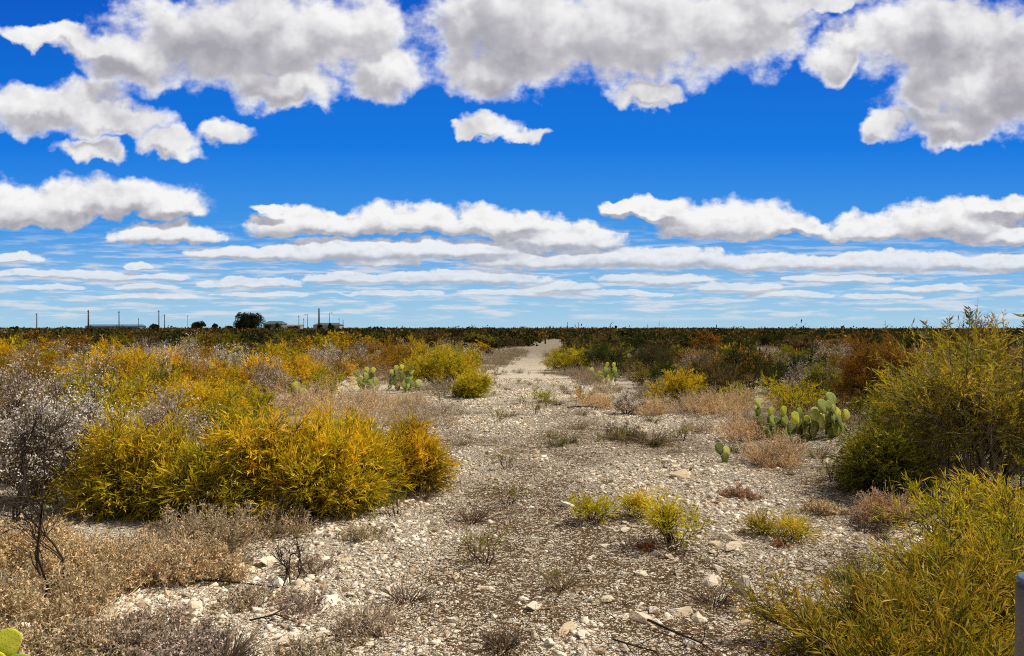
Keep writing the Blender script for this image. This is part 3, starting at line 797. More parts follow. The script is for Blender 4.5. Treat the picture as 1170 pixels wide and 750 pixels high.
small_plant('olive yellow leaves low on the gravel beside the reddish fallen leaves', 872, 612, 16, 598, 87, (0.40, 0.33, 0.05), 0.25)

# reddish dead leaves under the tallest seedling
def litter_clump(label, cx, base, hw, top, seed, color):
    x, y, r, h = spot(cx, base, hw, top)
    rr = np.random.default_rng(seed); n = 220
    p = np.stack([rr.normal(0, r*0.5, n), rr.normal(0, r*0.5, n), np.abs(rr.normal(0.03, 0.025, n))], 1)
    V, T = blades(p, unit(rr.normal(size=p.shape)*np.array([1, 1, .5])), 0.04, 0.012, rr, .4)
    st = extend(np.zeros((14, 3)), unit(rr.normal(size=(14, 3))*np.array([1, 1, 0.25])+np.array([0, 0, .25])), r*0.9, 5, 0.2, rr)
    q = st[rr.integers(0, 14, n), rr.integers(1, 5, n)]
    V, T = blades(q, unit(rr.normal(size=q.shape)*np.array([1, 1, .5])), 0.04, 0.012, rr, .4)
    Vv, Tt, aa = join([(V, T, np.repeat(np.clip(rr.normal(.5, .2, n), 0, 1), 4)), tubes(st, 0.003, 0.001)+(None,)])
    me = mesh_of('dead_leaves', (Vv, Tt, aa))
    o = obj('dead_plant', me, M_DRY, None, color); o.location = (x, y, float(gz(x, y)))
    tag(o, label, 'plant')
litter_clump('flattened orange brown dead plant beside the tallest seedling on the track', 735, 625, 16, 614, 91, (0.42, 0.16, 0.06))
litter_clump('flattened reddish dead plant on the gravel above the pale boulders', 893, 622, 12, 612, 92, (0.40, 0.18, 0.08))

# spiky dead rosette and grass tufts
def tuft(label, cx, base, hw, top, seed, color, n=200, w=0.004, lean=0.6, group=None):
    x, y, r, h = spot(cx, base, hw, top, 0.3)
    me = mesh_of('grass_blades', grasstuft(h, r, seed, n, w, lean))
    o = obj('grass_tuft', me, M_DRY, None, color); o.location = (x, y, float(gz(x, y)))
    return tag(o, label, 'grass', group)
tuft('spiky dry tuft of stiff blades right of the track', 745, 505, 30, 474, 95, (0.26, 0.20, 0.11), 150, 0.006, 1.0)
tuft('dark dry twigs tangled in the shadow at the foot of the biggest green bush', 990, 604, 26, 576, 96, (0.12, 0.085, 0.06), 120, 0.004, 0.9)
tuft('grey grass tuft at the bottom edge of the photo beside the grey brush', 255, 765, 46, 705, 97, (0.32, 0.25, 0.18), 320, 0.0035, 0.6)
tuft('tan grass tuft on the gravel rim, above the white stones on the left', 395, 590, 20, 566, 98, (0.36, 0.26, 0.15), 110, 0.0035, 0.7)
tuft('dark thin grass tuft at the bottom edge in the middle of the track', 575, 745, 30, 715, 99, (0.17, 0.125, 0.085), 150, 0.003, 0.8)

# bare sapling, lower left
def sapling(label, cx, base, top, seed, color, n=3, spread=0.5):
    r = np.random.default_rng(seed); d = depth_of(base); x = (cx-585)*d/F; h = H-(top-HOR)*d/F
    S = extend(np.zeros((n, 3))+r.normal(0, .03, (n, 3))*np.array([1, 1, 0]), unit(np.array([[0, 0, 1.0]])+r.normal(0, .3, (n, 3))*np.array([1, 1, 0])), h*0.85, 8, 0.16, r, 0.2)
    B = grow(S, 8, 0.2, 1.0, 0.42*h, spread, 0.3, 6, 0.2, r)
    T = grow(B, 6, 0.2, 1.0, 0.2*h, 0.7, 0.1, 4, 0.25, r)
    V, Tr, a = join([tubes(S, 0.0085*min(1, h+0.3), 0.003, 5)+(None,), tubes(B, 0.004, 0.0016)+(None,), tubes(T, 0.002, 0.001)+(None,)])
    o = obj('bare_sapling', mesh_of('bare_branches', (V, Tr, a)), M_TWIG, None, color); o.location = (x, d, float(gz(x, d)))
    tag(o, label, 'sapling')
sapling('black bare twiggy sapling standing in the dry brush at lower left', 62, 690, 518, 101, (0.055, 0.040, 0.032), 3)
sapling('small dark bare sapling on the stones below the largest golden shrub', 330, 662, 614, 102, (0.07, 0.05, 0.035), 3)
sapling('thin dark bare stems at the left edge among the white tufted bushes', 20, 600, 470, 103, (0.05, 0.038, 0.032), 4)

def fallen(label, pts, r0, seed, color=(0.05, 0.037, 0.03)):
    """dead branch lying on the gravel through the given pixels"""
    r = np.random.default_rng(seed)
    P = []
    for px, py in pts:
        x, y = at(px, py); P.append((x, y, float(gz(x, y))+0.02+0.03*r.random()))
    P = np.array(P)[None]
    B = grow(P, 6, 0.2, 1.0, 0.22, 0.7, 0.15, 4, 0.2, r)
    c = P[0, 0].copy(); c[2] = float(gz(c[0], c[1]))
    V, T, a = join([tubes(P, r0, r0*0.4, 5)+(None,), tubes(B, r0*0.5, r0*0.15)+(None,)])
    o = obj('fallen_branch', mesh_of('fallen_branch', (V-c, T, a)), M_TWIG, None, color); o.location = c
    tag(o, label, 'branch')
fallen('dark dead branch lying across the stones below the largest golden shrub', [(205, 660), (250, 658), (285, 664), (318, 672)], 0.009, 111)
fallen('short dark stick on the gravel above the bottom edge, beside the grey brush', [(285, 712), (315, 708), (338, 716)], 0.006, 112)
fallen('dark stick lying on the right of the track below the tan rounded brush', [(648, 467), (668, 466), (690, 468)], 0.014, 113)
fallen('twisted dead stems in the lower right gravel beside the olive bush', [(740, 712), (770, 722), (800, 738), (815, 752)], 0.008, 114)
fallen('dark dead stick beside the stones at bottom right of the gravel', [(700, 738), (725, 745), (752, 752)], 0.006, 115)

# --------------------------------------------------------------------------- prickly pears
def pad_mesh():
    bm = bmesh.new()
    bmesh.ops.create_uvsphere(bm, u_segments=20, v_segments=14, radius=0.5)
    for v in bm.verts:
        x, y, z = v.co
        k = z+0.5                                   # 0 at the joint, 1 at the tip
        wid = 0.62+0.38*math.sin(min(1.0, k*1.1)*math.pi*0.5)
        v.co = (x*wid*0.98, y*0.16*(0.7+0.5*(1-k)), z+0.5)
        v.co.y += 0.025*math.sin(x*5+z*3)
    return bm_mesh('cactus_pad', bm, True)
PAD = pad_mesh(); PAD.materials.append(M_CACTUS)

def bud_mesh():
    bm = bmesh.new()
    bmesh.ops.create_cone(bm, segments=8, radius1=0.35, radius2=0.5, depth=1.0, cap_ends=True)
    for v in bm.verts: v.co.z += 0.5
    return bm_mesh('cactus_fruit', bm, True)

PADC = {'lime': (0.62, 0.63, 0.05), 'green': (0.32, 0.38, 0.055), 'pale': (0.52, 0.55, 0.12), 'dark': (0.15, 0.18, 0.035)}  # dark: shade on the lower pads put into their colour
def pear(label, x, y, pads, rz=0.0, group=None):
    """pads: (dx, dz of the joint, height, lean deg, turn deg, colour) in metres"""
    t = thing('prickly_pear', label, 'cactus', (x, y, float(gz(x, y))), rz, (1, 1, 1), group)
    for dx, dy, dz, hh, lean, turn, c in pads:
        o = obj('pad', PAD, None, t, PADC[c])
        o.location = (dx, dy, dz)
        o.rotation_euler = (math.radians(rnd.uniform(-12, 12)), math.radians(lean), math.radians(turn*0.6+(16 if c in ('lime', 'pale') else rnd.uniform(-5, 15))))
        o.scale = (hh*rnd.uniform(0.9, 1.1), hh, hh)
    OCC.append((x, y, 0.4))
    return t

def px_pads(cx, base, lst, grounded=True):
    """pads given by the pixels of their centre and their height in the photograph"""
    d = depth_of(base); k = d/F; x0 = (cx-585)*k
    out = []
    for px, py, hpx, lean, turn, c in lst:
        hh = hpx*k
        zc = H-(py-HOR)*k
        xc = (px-585)*k-x0
        a = math.radians(lean)
        jx, jy, jz = xc-math.sin(a)*hh*0.5, rnd.uniform(-0.12, 0.12), max(zc-math.cos(a)*hh*0.5, -0.02)
        out.append((jx, jy, jz, hh, lean, turn, c))
        n = 0
        while jz > 0.04 and n < 4 and grounded:          # the older pads that carry it, mostly in the painted shade tone
            h2 = min(hh*rnd.uniform(1.0, 1.25), max(jz/0.88, hh*0.6)); l2 = rnd.uniform(-42, 42)
            jx -= math.sin(math.radians(l2))*h2*0.93; jz -= math.cos(math.radians(l2))*h2*0.93
            out.append((jx, jy, jz, h2, l2, turn+rnd.uniform(10, 50), 'dark' if rnd.random() < 0.6 else 'green'))
            n += 1
    return x0, d, out

x, y, p = px_pads(880, 498, [(866, 456, 11, -5, 20, 'pale'), (869, 466, 12, 5, 10, 'lime'), (879, 466, 11, 8, 30, 'lime'), (896, 466, 12, 3, 15, 'lime'), (870, 478, 16, -8, 60, 'dark'),
    (880, 475, 17, 4, 70, 'dark'), (897, 477, 18, 2, 70, 'dark'), (889, 480, 16, -10, 40, 'dark'), (875, 488, 18, 10, 20, 'dark'), (893, 488, 18, -5, 50, 'green')])
pear('prickly pear with one pad stacked on another at the left end of the cactus row', x, y, p)
x, y, p = px_pads(925, 500, [(906, 474, 15, -25, 15, 'lime'), (915, 471, 15, 20, 30, 'green'), (924, 480, 15, 12, 10, 'lime'), (929, 470, 17, 8, 15, 'pale'), (938, 461, 17, -4, 25, 'green'),
    (940, 478, 18, -2, 20, 'pale'), (912, 486, 16, -10, 60, 'dark'), (932, 489, 18, 5, 30, 'dark'), (922, 490, 16, -5, 30, 'green')])
pear('prickly pear of many pads in the middle of the cactus row', x, y, p)
x, y, p = px_pads(958, 500, [(954, 460, 20, 12, 20, 'green'), (947, 466, 14, -20, 30, 'green'), (953, 469, 11, 0, 15, 'pale'), (962, 475, 15, 30, 15, 'lime'), (972, 477, 14, 40, 10, 'lime'),
    (958, 482, 18, 0, 60, 'dark'), (965, 489, 16, 20, 20, 'green'), (950, 490, 18, -10, 30, 'dark')])
pear('prickly pear with the biggest dark green pad, right end of the cactus row', x, y, p)
x, y, p = px_pads(826, 524, [(820, 508, 15, -20, 55, 'dark'), (830, 513, 15, 15, 30, 'pale'), (827, 518, 12, -5, 40, 'dark')])
pear('little two padded cactus alone on the gravel right of the track', x, y, p)
x, y, p = px_pads(466, 450, [(453, 422, 6, -10, 10, 'lime'), (447, 427, 6, -20, 20, 'lime'), (460, 421, 6, 10, 20, 'lime'), (469, 423, 8, 15, 10, 'green'), (466, 432, 11, -5, 20, 'green'), (478, 440, 9, 0, 20, 'pale'), (462, 440, 11, 4, 50, 'green'), (472, 444, 11, 8, 60, 'dark'), (470, 427, 7, 25, 20, 'pale')])
pear('prickly pear clump at the foot of the rusty gold shrub left of the track', x, y, p)
x, y, p = px_pads(422, 448, [(418, 424, 7, -10, 15, 'lime'), (427, 424, 7, 10, 20, 'lime'), (408, 428, 8, -15, 20, 'green'), (420, 434, 10, 0, 40, 'green'), (430, 437, 10, 8, 60, 'green'), (412, 440, 10, -8, 30, 'dark')])
pear('prickly pear clump in the tan brush, further from the track than its neighbour', x, y, p)
x, y, p = px_pads(343, 470, [(340, 442, 11, -4, 15, 'lime'), (346, 449, 10, 8, 25, 'pale'), (342, 455, 12, 0, 50, 'green')])
pear('single upright cactus of two pale pads in the left scrub', x, y, p)
x, y, p = px_pads(690, 438, [(684, 428, 7, -15, 15, 'lime'), (676, 424, 6, -20, 20, 'pale'), (679, 431, 7, 0, 20, 'lime'), (693, 418, 6, 5, 20, 'lime'), (701, 418, 6, 10, 20, 'lime'), (694, 426, 8, 5, 30, 'green'), (686, 434, 8, 0, 40, 'green'), (698, 432, 9, 5, 50, 'green')])
pear('prickly pear clump in front of the orange olive shrub right of the far track', x, y, p)
x, y, p = px_pads(830, 452, [(797, 440, 6, 0, 15, 'pale'), (801, 444, 7, 10, 15, 'green'), (795, 446, 7, -10, 30, 'green')])
pear('tiny cactus peeping over the tan brush below the rust orange shrub', x, y, p)
x, y, p = px_pads(8, 800, [(-3, 743, 36, -8, 20, 'lime'), (8, 769, 38, 25, 10, 'lime'), (-12, 765, 40, -20, 15, 'lime')])
pear('bright lime cactus pads in the bottom left corner', x, y, p)
x, y, p = px_pads(590, 437, [(490, 400, 5, 0, 15, 'lime'), (494, 404, 5, 10, 15, 'pale'), (486, 405, 5, -10, 30, 'green')])

# --------------------------------------------------------------------------- stones
def hull(seed, flat=0.55, n=26):
    r = random.Random(seed)
    bm = bmesh.new()
    ax = (1.0, r.uniform(0.62, 0.95), flat*r.uniform(0.75, 1.2))
    for _ in range(n):
        v = Vector((r.gauss(0, 1), r.gauss(0, 1), r.gauss(0, 1))).normalized()*r.uniform(0.36, 0.52)
        bm.verts.new((v.x*ax[0], v.y*ax[1], v.z*ax[2]))
    res = bmesh.ops.convex_hull(bm, input=bm.verts)
    bmesh.ops.delete(bm, geom=[e for e in res['geom_interior'] if isinstance(e, bmesh.types.BMVert)], context='VERTS')
    return bm

ROCKS = []
for i in range(10):
    bm = hull(200+i, flat=0.44, n=10+i % 4)
    bmesh.ops.bevel(bm, geom=bm.edges[:], offset=0.012, segments=1, affect='EDGES', profile=0.6)
    bmesh.ops.triangulate(bm, faces=bm.faces[:])
    for _ in range(2):
        bmesh.ops.subdivide_edges(bm, edges=[e for e in bm.edges if e.calc_length() > 0.16], cuts=1)
        bmesh.ops.triangulate(bm, faces=bm.faces[:])
    r_ = random.Random(i)
    for v in bm.verts: v.co += Vector((r_.gauss(0, 1), r_.gauss(0, 1), r_.gauss(0, 1)))*0.006
    me = bm_mesh('limestone_rock', bm)
    a = me.attributes.new('tint', 'FLOAT', 'POINT'); a.data.foreach_set('value', np.full(len(me.vertices), r_.uniform(0.2, 0.85), dtype=np.float32))
    me.materials.append(M_ROCK)
    ROCKS.append(me)

def rock(px, py, size, label, group=None, xy=None, sz=None):
    if xy is None:
        x, y = at(px, py); s = 1.5*size*y/F
    else:
        (x, y), s = xy, sz
    o = obj('limestone_rock', ROCKS[rnd.randrange(10)])
    o.location = (x, y, float(gz(x, y))+s*rnd.uniform(0.0, 0.08))
    o.rotation_euler = (rnd.uniform(-.25, .25), rnd.uniform(-.25, .25), rnd.uniform(0, 6.28))
    k = rnd.uniform(0.9, 1.15)
    o.scale = (s*1.15, s*k, s*rnd.uniform(0.8, 1.15))
    return tag(o, label, 'rock', group)

for px, py, s, lb in [
    (312, 601, 21, 'pale boulder at the foot of the largest golden shrub'),
    (307, 634, 26, 'cream boulder half buried below the largest golden shrub'),
    (317, 658, 20, 'flat white rock next to the small dark bare sapling'),
    (224, 691, 22, 'white rock alone in the dry brush, left of the fallen dark branch'),
    (375, 686, 28, 'flat pale slab on the gravel right of the small grey brush'),
    (313, 700, 14, 'upright tan rock beside the short dark stick'),
    (328, 728, 22, 'tan rock at the bottom edge below the short dark stick'),
    (646, 722, 24, 'big white rock near the bottom edge of the track'),
    (668, 726, 20, 'white rock touching the right side of the big white one near the bottom edge'),
    (628, 738, 17, 'flat white rock nearest the bottom edge of the track'),
    (610, 697, 19, 'wide cream rock above the big white rock at the bottom of the track'),
    (734, 704, 25, 'largest tan cream rock in the cluster at the bottom right of the track'),
    (747, 693, 19, 'squarish cream rock at the top of the cluster at the bottom right'),
    (762, 699, 13, 'small white rock at the right end of the bottom right cluster'),
    (750, 707, 14, 'small cream rock at the front of the bottom right cluster'),
    (714, 701, 12, 'small white rock at the left end of the bottom right cluster'),
    (779, 694, 22, 'white rock right of the bottom right cluster'),
    (696, 684, 20, 'flat white rock between the track centre and the bottom right cluster'),
    (656, 674, 17, 'flat pale rock on the track left of two small white ones'),
    (671, 672, 10, 'small bright white stone beside a flat pale rock on the track'),
    (814, 657, 26, 'big cream boulder on the right of the gravel'),
    (851, 664, 34, 'largest boulder, white with a brown shaded side, beside the olive bush'),
    (837, 624, 20, 'tan boulder on the gravel below the sparse yellow green plant'),
    (830, 614, 16, 'flat white rock above the tan boulder'),
    (780, 648, 19, 'flat white slab left of the big cream boulder'),
    (777, 693, 18, 'white rock below the flat slab on the right gravel'),
    (799, 700, 18, 'brown white rock at the edge of the olive bush'),
    (884, 651, 16, 'cream rock just above the olive bush'),
    (790, 734, 18, 'grey white rock in the shade of the olive bush'),
    (732, 651, 17, 'white rock below the tallest seedling'),
    (518, 709, 13, 'white stone on the left half of the lower track'),
    (476, 620, 12, 'white stone on the left half of the middle track'),
    (463, 594, 14, 'white rock on the gravel below the orange gold shrub'),
    (419, 604, 15, 'white rock on the gravel below the bright yellow shrub'),
    (384, 684, 11, 'cream stone by the flat pale slab'),
    (547, 679, 11, 'white stone in the brown patch of the track'),
    (615, 525, 9, 'dark topped stone in the middle of the track'),
    (650, 579, 15, 'flat white stone left of the seedlings'),
    (778, 545, 26, 'wide flat white slab on the right bank above the seedlings'),
    (763, 529, 18, 'flat white slab just behind the wide one on the right bank'),
    (734, 490, 13, 'white stone beside the spiky dry tuft'),
]:
    rock(px, py, s, lb)

ROCK_LBL = {
    'lb': 'small white limestone rock on the stony left bank below the yellow shrubs',
    'tc': 'small white limestone rock lying in the middle of the track',
    'rb': 'small white limestone rock on the stony right bank of the track',
    'far': 'small white limestone rock on the far stretch of the track',
}
placed = 0
while placed < 255:
    y = 3.7+22*rnd.random()**1.6
    l, r = track_edges(y); l = float(l); r = float(r)
    x = rnd.uniform(l-0.5, r+0.4)
    if placed < 55: x, y = rnd.uniform(0.55, 2.1), rnd.uniform(3.7, 6.6)
    elif placed < 85: x, y = rnd.uniform(-2.2, -0.7), rnd.uniform(4.2, 7.6)
    e = min(abs(x-l), abs(x-r))
    if placed >= 85 and rnd.random() > (0.95 if e < 0.9 else 0.30): continue
    if taken(x, y, 0.05, 0.8): continue
    z = 'far' if y > 12 else ('lb' if x < l+(r-l)*0.3 else ('rb' if x > l+(r-l)*0.6 else 'tc'))
    rock(0, 0, 0, ROCK_LBL[z], ROCK_LBL[z].replace('rock', 'rocks').replace('small ', ''), (x, y), rnd.uniform(0.05, 0.14)*(0.8+0.02*y))
    placed += 1

def pack(fol, tw, name, tone=None):
    return mesh_of(name+'_foliage', fol), mesh_of(name+'_branches', tw)

WEEDS = [pack(*feathery(0.22, 0.22, 470+i, nst=6, nb=3, nt=3, nl=6, leaf=(0.04, 0.007), twig=0.08, up=0.5, branch_lw=0.003), 'weed') for i in range(3)]
GRASS = [mesh_of('grass_blades', grasstuft(0.2, 0.16, 480+i, 70, 0.004, 0.7)) for i in range(3)]
nw = 0
while nw < 95:
    y = 4.5+24*rnd.random()**1.1
    l, r = track_edges(y); l = float(l); r = float(r)
    x = rnd.uniform(l-0.4, r+0.5)
    if taken(x, y, 0.1, 0.8): continue
    if rnd.random() > 0.25+0.75*float(bare(np.array([x]), np.array([y]))[0]): continue
    part_ = 'near half' if y < 11 else 'far half'
    side_ = 'left' if x < (l+r)/2 else 'right'
    sc = rnd.uniform(0.35, 1.1)
    if rnd.random() < 0.4:
        lb = 'tiny green yellow weed on the %s of the track, %s' % (side_, part_)
        plant('small_weed', lb, 'weed', x, y, WEEDS[rnd.randrange(3)], (0.30, 0.27, 0.06), scale=(sc, sc, sc), group=lb.replace('weed', 'weeds'))
    else:
        lb = 'tiny dry grass tuft on the %s of the track, %s' % (side_, part_)
        o = obj('grass_tuft', GRASS[rnd.randrange(3)], M_DRY, None, rnd.choice([(0.36, 0.27, 0.15), (0.20, 0.14, 0.09), (0.24, 0.22, 0.09)]))
        o.location = (x, y, float(gz(x, y))); o.scale = (sc, sc, sc); o.rotation_euler = (0, 0, rnd.uniform(0, 6))
        tag(o, lb, 'grass', lb.replace('tuft', 'tufts'))
    nw += 1

# loose gravel: uncountable chips over the whole clearing
def gravel():
    temps = []
    for i in range(8):
        bm = hull(300+i, flat=0.40, n=8+i % 3); bmesh.ops.triangulate(bm, faces=bm.faces[:])
        bm.verts.ensure_lookup_table(); bm.verts.index_update()
        temps.append((np.array([v.co[:] for v in bm.verts]), np.array([[v.index for v in f.verts] for f in bm.faces])))
        bm.free()
    r = np.random.default_rng(5)
    N = 250000
    # denser close to the camera, following how large they appear
    y = 3.0*np.exp(r.random(N)*math.log(24/3.0))
    l, rr = track_edges(y)
    x = l-1.2+(rr-l+2.2)*r.random(N)
    c = 0.5*(l+rr); w = 0.5*(rr-l)
    dens = np.clip(0.86-0.64*bare(x, y)**1.2, 0.05, 1)*np.clip((1.5-np.clip(np.abs(x-c)-w, 0, 9)*1.1), 0.1, 1)
    dens = dens*np.where((x < l+1.3) & (y < 9), 0.72, 1.0)
    k = r.random(N) < dens
    x, y = x[k], y[k]; M = len(x)
    s = np.exp(r.normal(math.log(0.0165), 0.70, M))*(0.85+0.035*y)*(1.35-0.62*bare(x, y))
    s = np.clip(s, 0.008, 0.11)
    yaw = r.uniform(0, 6.28, M); tl = r.normal(0, 0.3, (M, 2))
    z = gz(x, y)-s*0.02
    Vs, Ts, As, off = [], [], [], 0
    which = r.integers(0, 8, M); tint = r.random(M)
    for i, (V, T) in enumerate(temps):
        m = which == i; n = m.sum()
        ca, sa = np.cos(yaw[m])[:, None], np.sin(yaw[m])[:, None]
        v = V[None]*s[m][:, None, None]
        vx = v[..., 0]*ca-v[..., 1]*sa; vy = v[..., 0]*sa+v[..., 1]*ca
        vz = v[..., 2]+vx*tl[m, :1]+vy*tl[m, 1:]
        P = np.stack([vx+x[m][:, None], vy+y[m][:, None], vz+z[m][:, None]], -1)
        Vs.append(P.reshape(-1, 3)); Ts.append((T[None]+(np.arange(n)*len(V))[:, None, None]).reshape(-1, 3)+off)
        As.append(np.repeat(tint[m], len(V))); off += n*len(V)
    me = tri_mesh('gravel', np.concatenate(Vs), np.concatenate(Ts), {'tint': np.concatenate(As)})
    tag(obj('gravel', me, M_STONE), 'loose white limestone gravel covering the track and its banks', 'gravel', kind='stuff')
gravel()

def litter():
    r = np.random.default_rng(6)
    N = 110000
    y = 3.0*np.exp(r.random(N)*math.log(16/3.0))
    l, rr = track_edges(y)
    x = l-2.6+(rr-l+4.0)*r.random(N)
    k = r.random(N) < np.clip(0.16+0.84*bare(x, y), 0.1, 1)
    x, y = x[k], y[k]; M = len(x)
    p = np.stack([x, y, gz(x, y)+r.uniform(0.004, 0.03, M)], 1)
    d = unit(r.normal(size=(M, 3))*np.array([1, 1, 0.22]))
    V, T = blades(p, d, 0.045, 0.0045, r, 0.3)
    me = mesh_of('plant_litter', (V, T, np.repeat(np.clip(r.normal(0.45, 0.3, M), 0, 1), 4)))
    tag(obj('plant_litter', me, M_DRY, None, (0.23, 0.135, 0.07)), 'dry brown plant litter strewn between the stones', 'litter', kind='stuff')
litter()

# --------------------------------------------------------------------------- scattered scrub in the middle distance
MID, LOWD = [], []
for i in range(5):      # about 12 to 30 m away
    MID.append(pack(*feathery(1.0, 0.85, 400+i, nst=12, nb=6, nt=5, nl=11, leaf=(0.085, 0.016), twig=0.2), 'shrub'))
for i in range(5):      # further
    LOWD.append(pack(*feathery(1.0, 0.9, 420+i, nst=10, nb=5, nt=3, nl=9, leaf=(0.15, 0.04), twig=0.2, branch_lw=0.012), 'shrub'))
MIDT = [pack(*tufted(1.0, 0.85, 440+i, nst=14, nb=8, nt=6, fl=0.03), 'tuft') for i in range(3)]
MIDB = [pack(*drybrush(0.8, 0.8, 450+i, n=130, nt=8, nl=4, leaf=(0.03, 0.012), w=0.005), 'brush') for i in range(4)]

def zone(x, y):
    l, r = track_edges(y)
    c = 0.5*(float(l)+float(r))
    side = 'left' if x < c else 'right'
    band = 'near' if y < 16 else ('middle' if y < 32 else 'distant')
    return side, band

TONES = {   # name -> (colour, weight left near, mid, far ; right)
    'golden': (GOLD, 'golden feathery shrub'), 'yellow': (YELLOW, 'yellow feathery shrub'), 'green yellow': (YGREEN, 'green yellow feathery shrub'),
    'olive': (OLIVE, 'olive feathery shrub'), 'orange': (ORANGE, 'orange feathery shrub'), 'rust': (RUST, 'rust brown feathery shrub'),
    'dark': (DKGREEN, 'dark green dense shrub'), 'brown': (MUD, 'dull brown shrub')}
def pick(weights):
    ks = list(weights); return rnd.choices(ks, [weights[k] for k in ks])[0]
SIDEW = {  # distant rows lean dark, partly to paint cloud shadow into the foliage
    ('left', 'near'): {'golden': 3, 'yellow': 4, 'green yellow': 3, 'olive': 1},
    ('left', 'middle'): {'golden': 4, 'yellow': 2, 'green yellow': 3, 'olive': 2, 'orange': 2, 'brown': 1},
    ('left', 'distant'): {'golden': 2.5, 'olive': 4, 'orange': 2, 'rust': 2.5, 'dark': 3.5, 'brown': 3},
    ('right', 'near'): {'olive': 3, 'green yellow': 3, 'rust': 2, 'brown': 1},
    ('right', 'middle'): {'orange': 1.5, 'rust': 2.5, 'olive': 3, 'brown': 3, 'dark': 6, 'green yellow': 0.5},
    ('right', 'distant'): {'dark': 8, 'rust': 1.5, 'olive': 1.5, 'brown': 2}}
WHERE = {'near': 'close behind the front row of shrubs', 'middle': 'in the middle of the scrub', 'distant': 'in the far scrub below the horizon'}

counts = {'feathery_shrub': 0, 'tufted_bush': 0, 'dry_brush': 0, 'dark_shrub': 0}
def scatter(n, y0, y1, pw):
    done = tries = 0
    while done < n and tries < n*40:
        tries += 1
        y = y0+(y1-y0)*rnd.random()**pw
        x = rnd.uniform(-0.84, 0.84)*y
        l, r = track_edges(y); l = float(l); r = float(r)
        big = rnd.uniform(0.55, 1.0)
        rad = big*rnd.uniform(0.8, 1.35)
        if l-0.75*rad < x < r+0.75*rad: continue
        if taken(x, y, rad, 0.62): continue
        side, band = zone(x, y)
        if y > 32 and rnd.random() < 0.55: rad *= 1.3; big *= 1.18
        # keep the cacti in view
        px = 585+x*F/y
        hide = False
        for (cx, cy, hw) in ((470, 21, 26), (422, 22, 24), (343, 16, 16), (690, 22, 26), (905, 11.4, 80)):
            if abs(px-cx) < hw+rad*F/y*0.8 and y < cy and y > cy*0.5: hide = True
        if hide: continue
        u = rnd.random()
        OCC.append((x, y, rad))
        sc = (rad/0.85, rad/0.85, big*rnd.uniform(0.95, 1.35))
        f = rnd.uniform(0.85, 1.2)
        if u < (0.11 if side == 'left' else 0.05) and y < 34 and counts['tufted_bush'] < 110:
            me = MIDT[rnd.randrange(3)]
            lb = 'grey pale tufted bush on the %s side, %s' % (side, WHERE[band])
            c = (0.62*f, 0.52*f, 0.42*f)
            plant('tufted_bush', lb, 'bush', x, y, me, c, (0.26, 0.18, 0.11), scale=sc, group=lb.replace('bush', 'bushes'), mats=(M_FLUFF, M_TWIG), names=('seed_tufts', 'branches')); counts['tufted_bush'] += 1
        elif u < 0.36 and y < 45:
            me = MIDB[rnd.randrange(4)]
            lb = 'tan brown dry brush on the %s side, %s' % (side, WHERE[band])
            plant('dry_brush', lb, 'brush', x, y, me, (0.48*f, 0.35*f, 0.21*f), TWIG_GREY, scale=(sc[0], sc[1], sc[2]*0.8), group=lb, mats=(M_DRY, M_TWIG), names=('foliage', 'stems')); counts['dry_brush'] += 1
        else:
            tone = pick(SIDEW[(side, band)])
            if y < 34 and tone == 'dark' and side == 'left': tone = 'olive'
            nm = 'dark_shrub' if tone in ('dark', 'brown') else 'feathery_shrub'
            if counts[nm] > 275: continue
            col, txt = TONES[tone]
            dim = 0.9 if y < 32 else 0.72  # far shrubs darkened: cloud shadow put into the foliage colour
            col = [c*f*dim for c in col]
            me = MID[rnd.randrange(5)] if y < 30 else LOWD[rnd.randrange(5)]
            lb = '%s on the %s side, %s' % (txt, side, WHERE[band])
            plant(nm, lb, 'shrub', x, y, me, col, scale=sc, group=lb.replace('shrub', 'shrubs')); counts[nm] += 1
        done += 1
ne = tries = 0
while ne < 70 and tries < 2000:
    tries += 1
    y = rnd.uniform(11.5, 50); l, r = track_edges(y); l = float(l); r = float(r)
    side = rnd.choice(('left', 'right')); rad = rnd.uniform(0.22, 0.5)
    x = (l-rnd.uniform(-0.2, 0.9)) if side == 'left' else (r+rnd.uniform(-0.2, 1.1))
    if taken(x, y, rad, 0.55): continue
    OCC.append((x, y, rad*0.8)); f = rnd.uniform(0.8, 1.2)
    lb = 'low straw tan brush on the %s edge of the %s track' % (side, 'nearer' if y < 24 else 'far')
    plant('dry_brush', lb, 'brush', x, y, MIDB[rnd.randrange(4)], (0.52*f, 0.42*f, 0.27*f), TWIG_GREY, scale=(rad/0.7, rad/0.7, rad/0.75*rnd.uniform(0.7, 1.2)), group=lb.replace('brush', 'brushes'), mats=(M_DRY, M_TWIG), names=('foliage', 'stems'))
    ne += 1
scatter(110, 8.0, 16.0, 0.9)
scatter(380, 15.0, 34.0, 0.75)
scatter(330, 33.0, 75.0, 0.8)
print('scatter', counts)

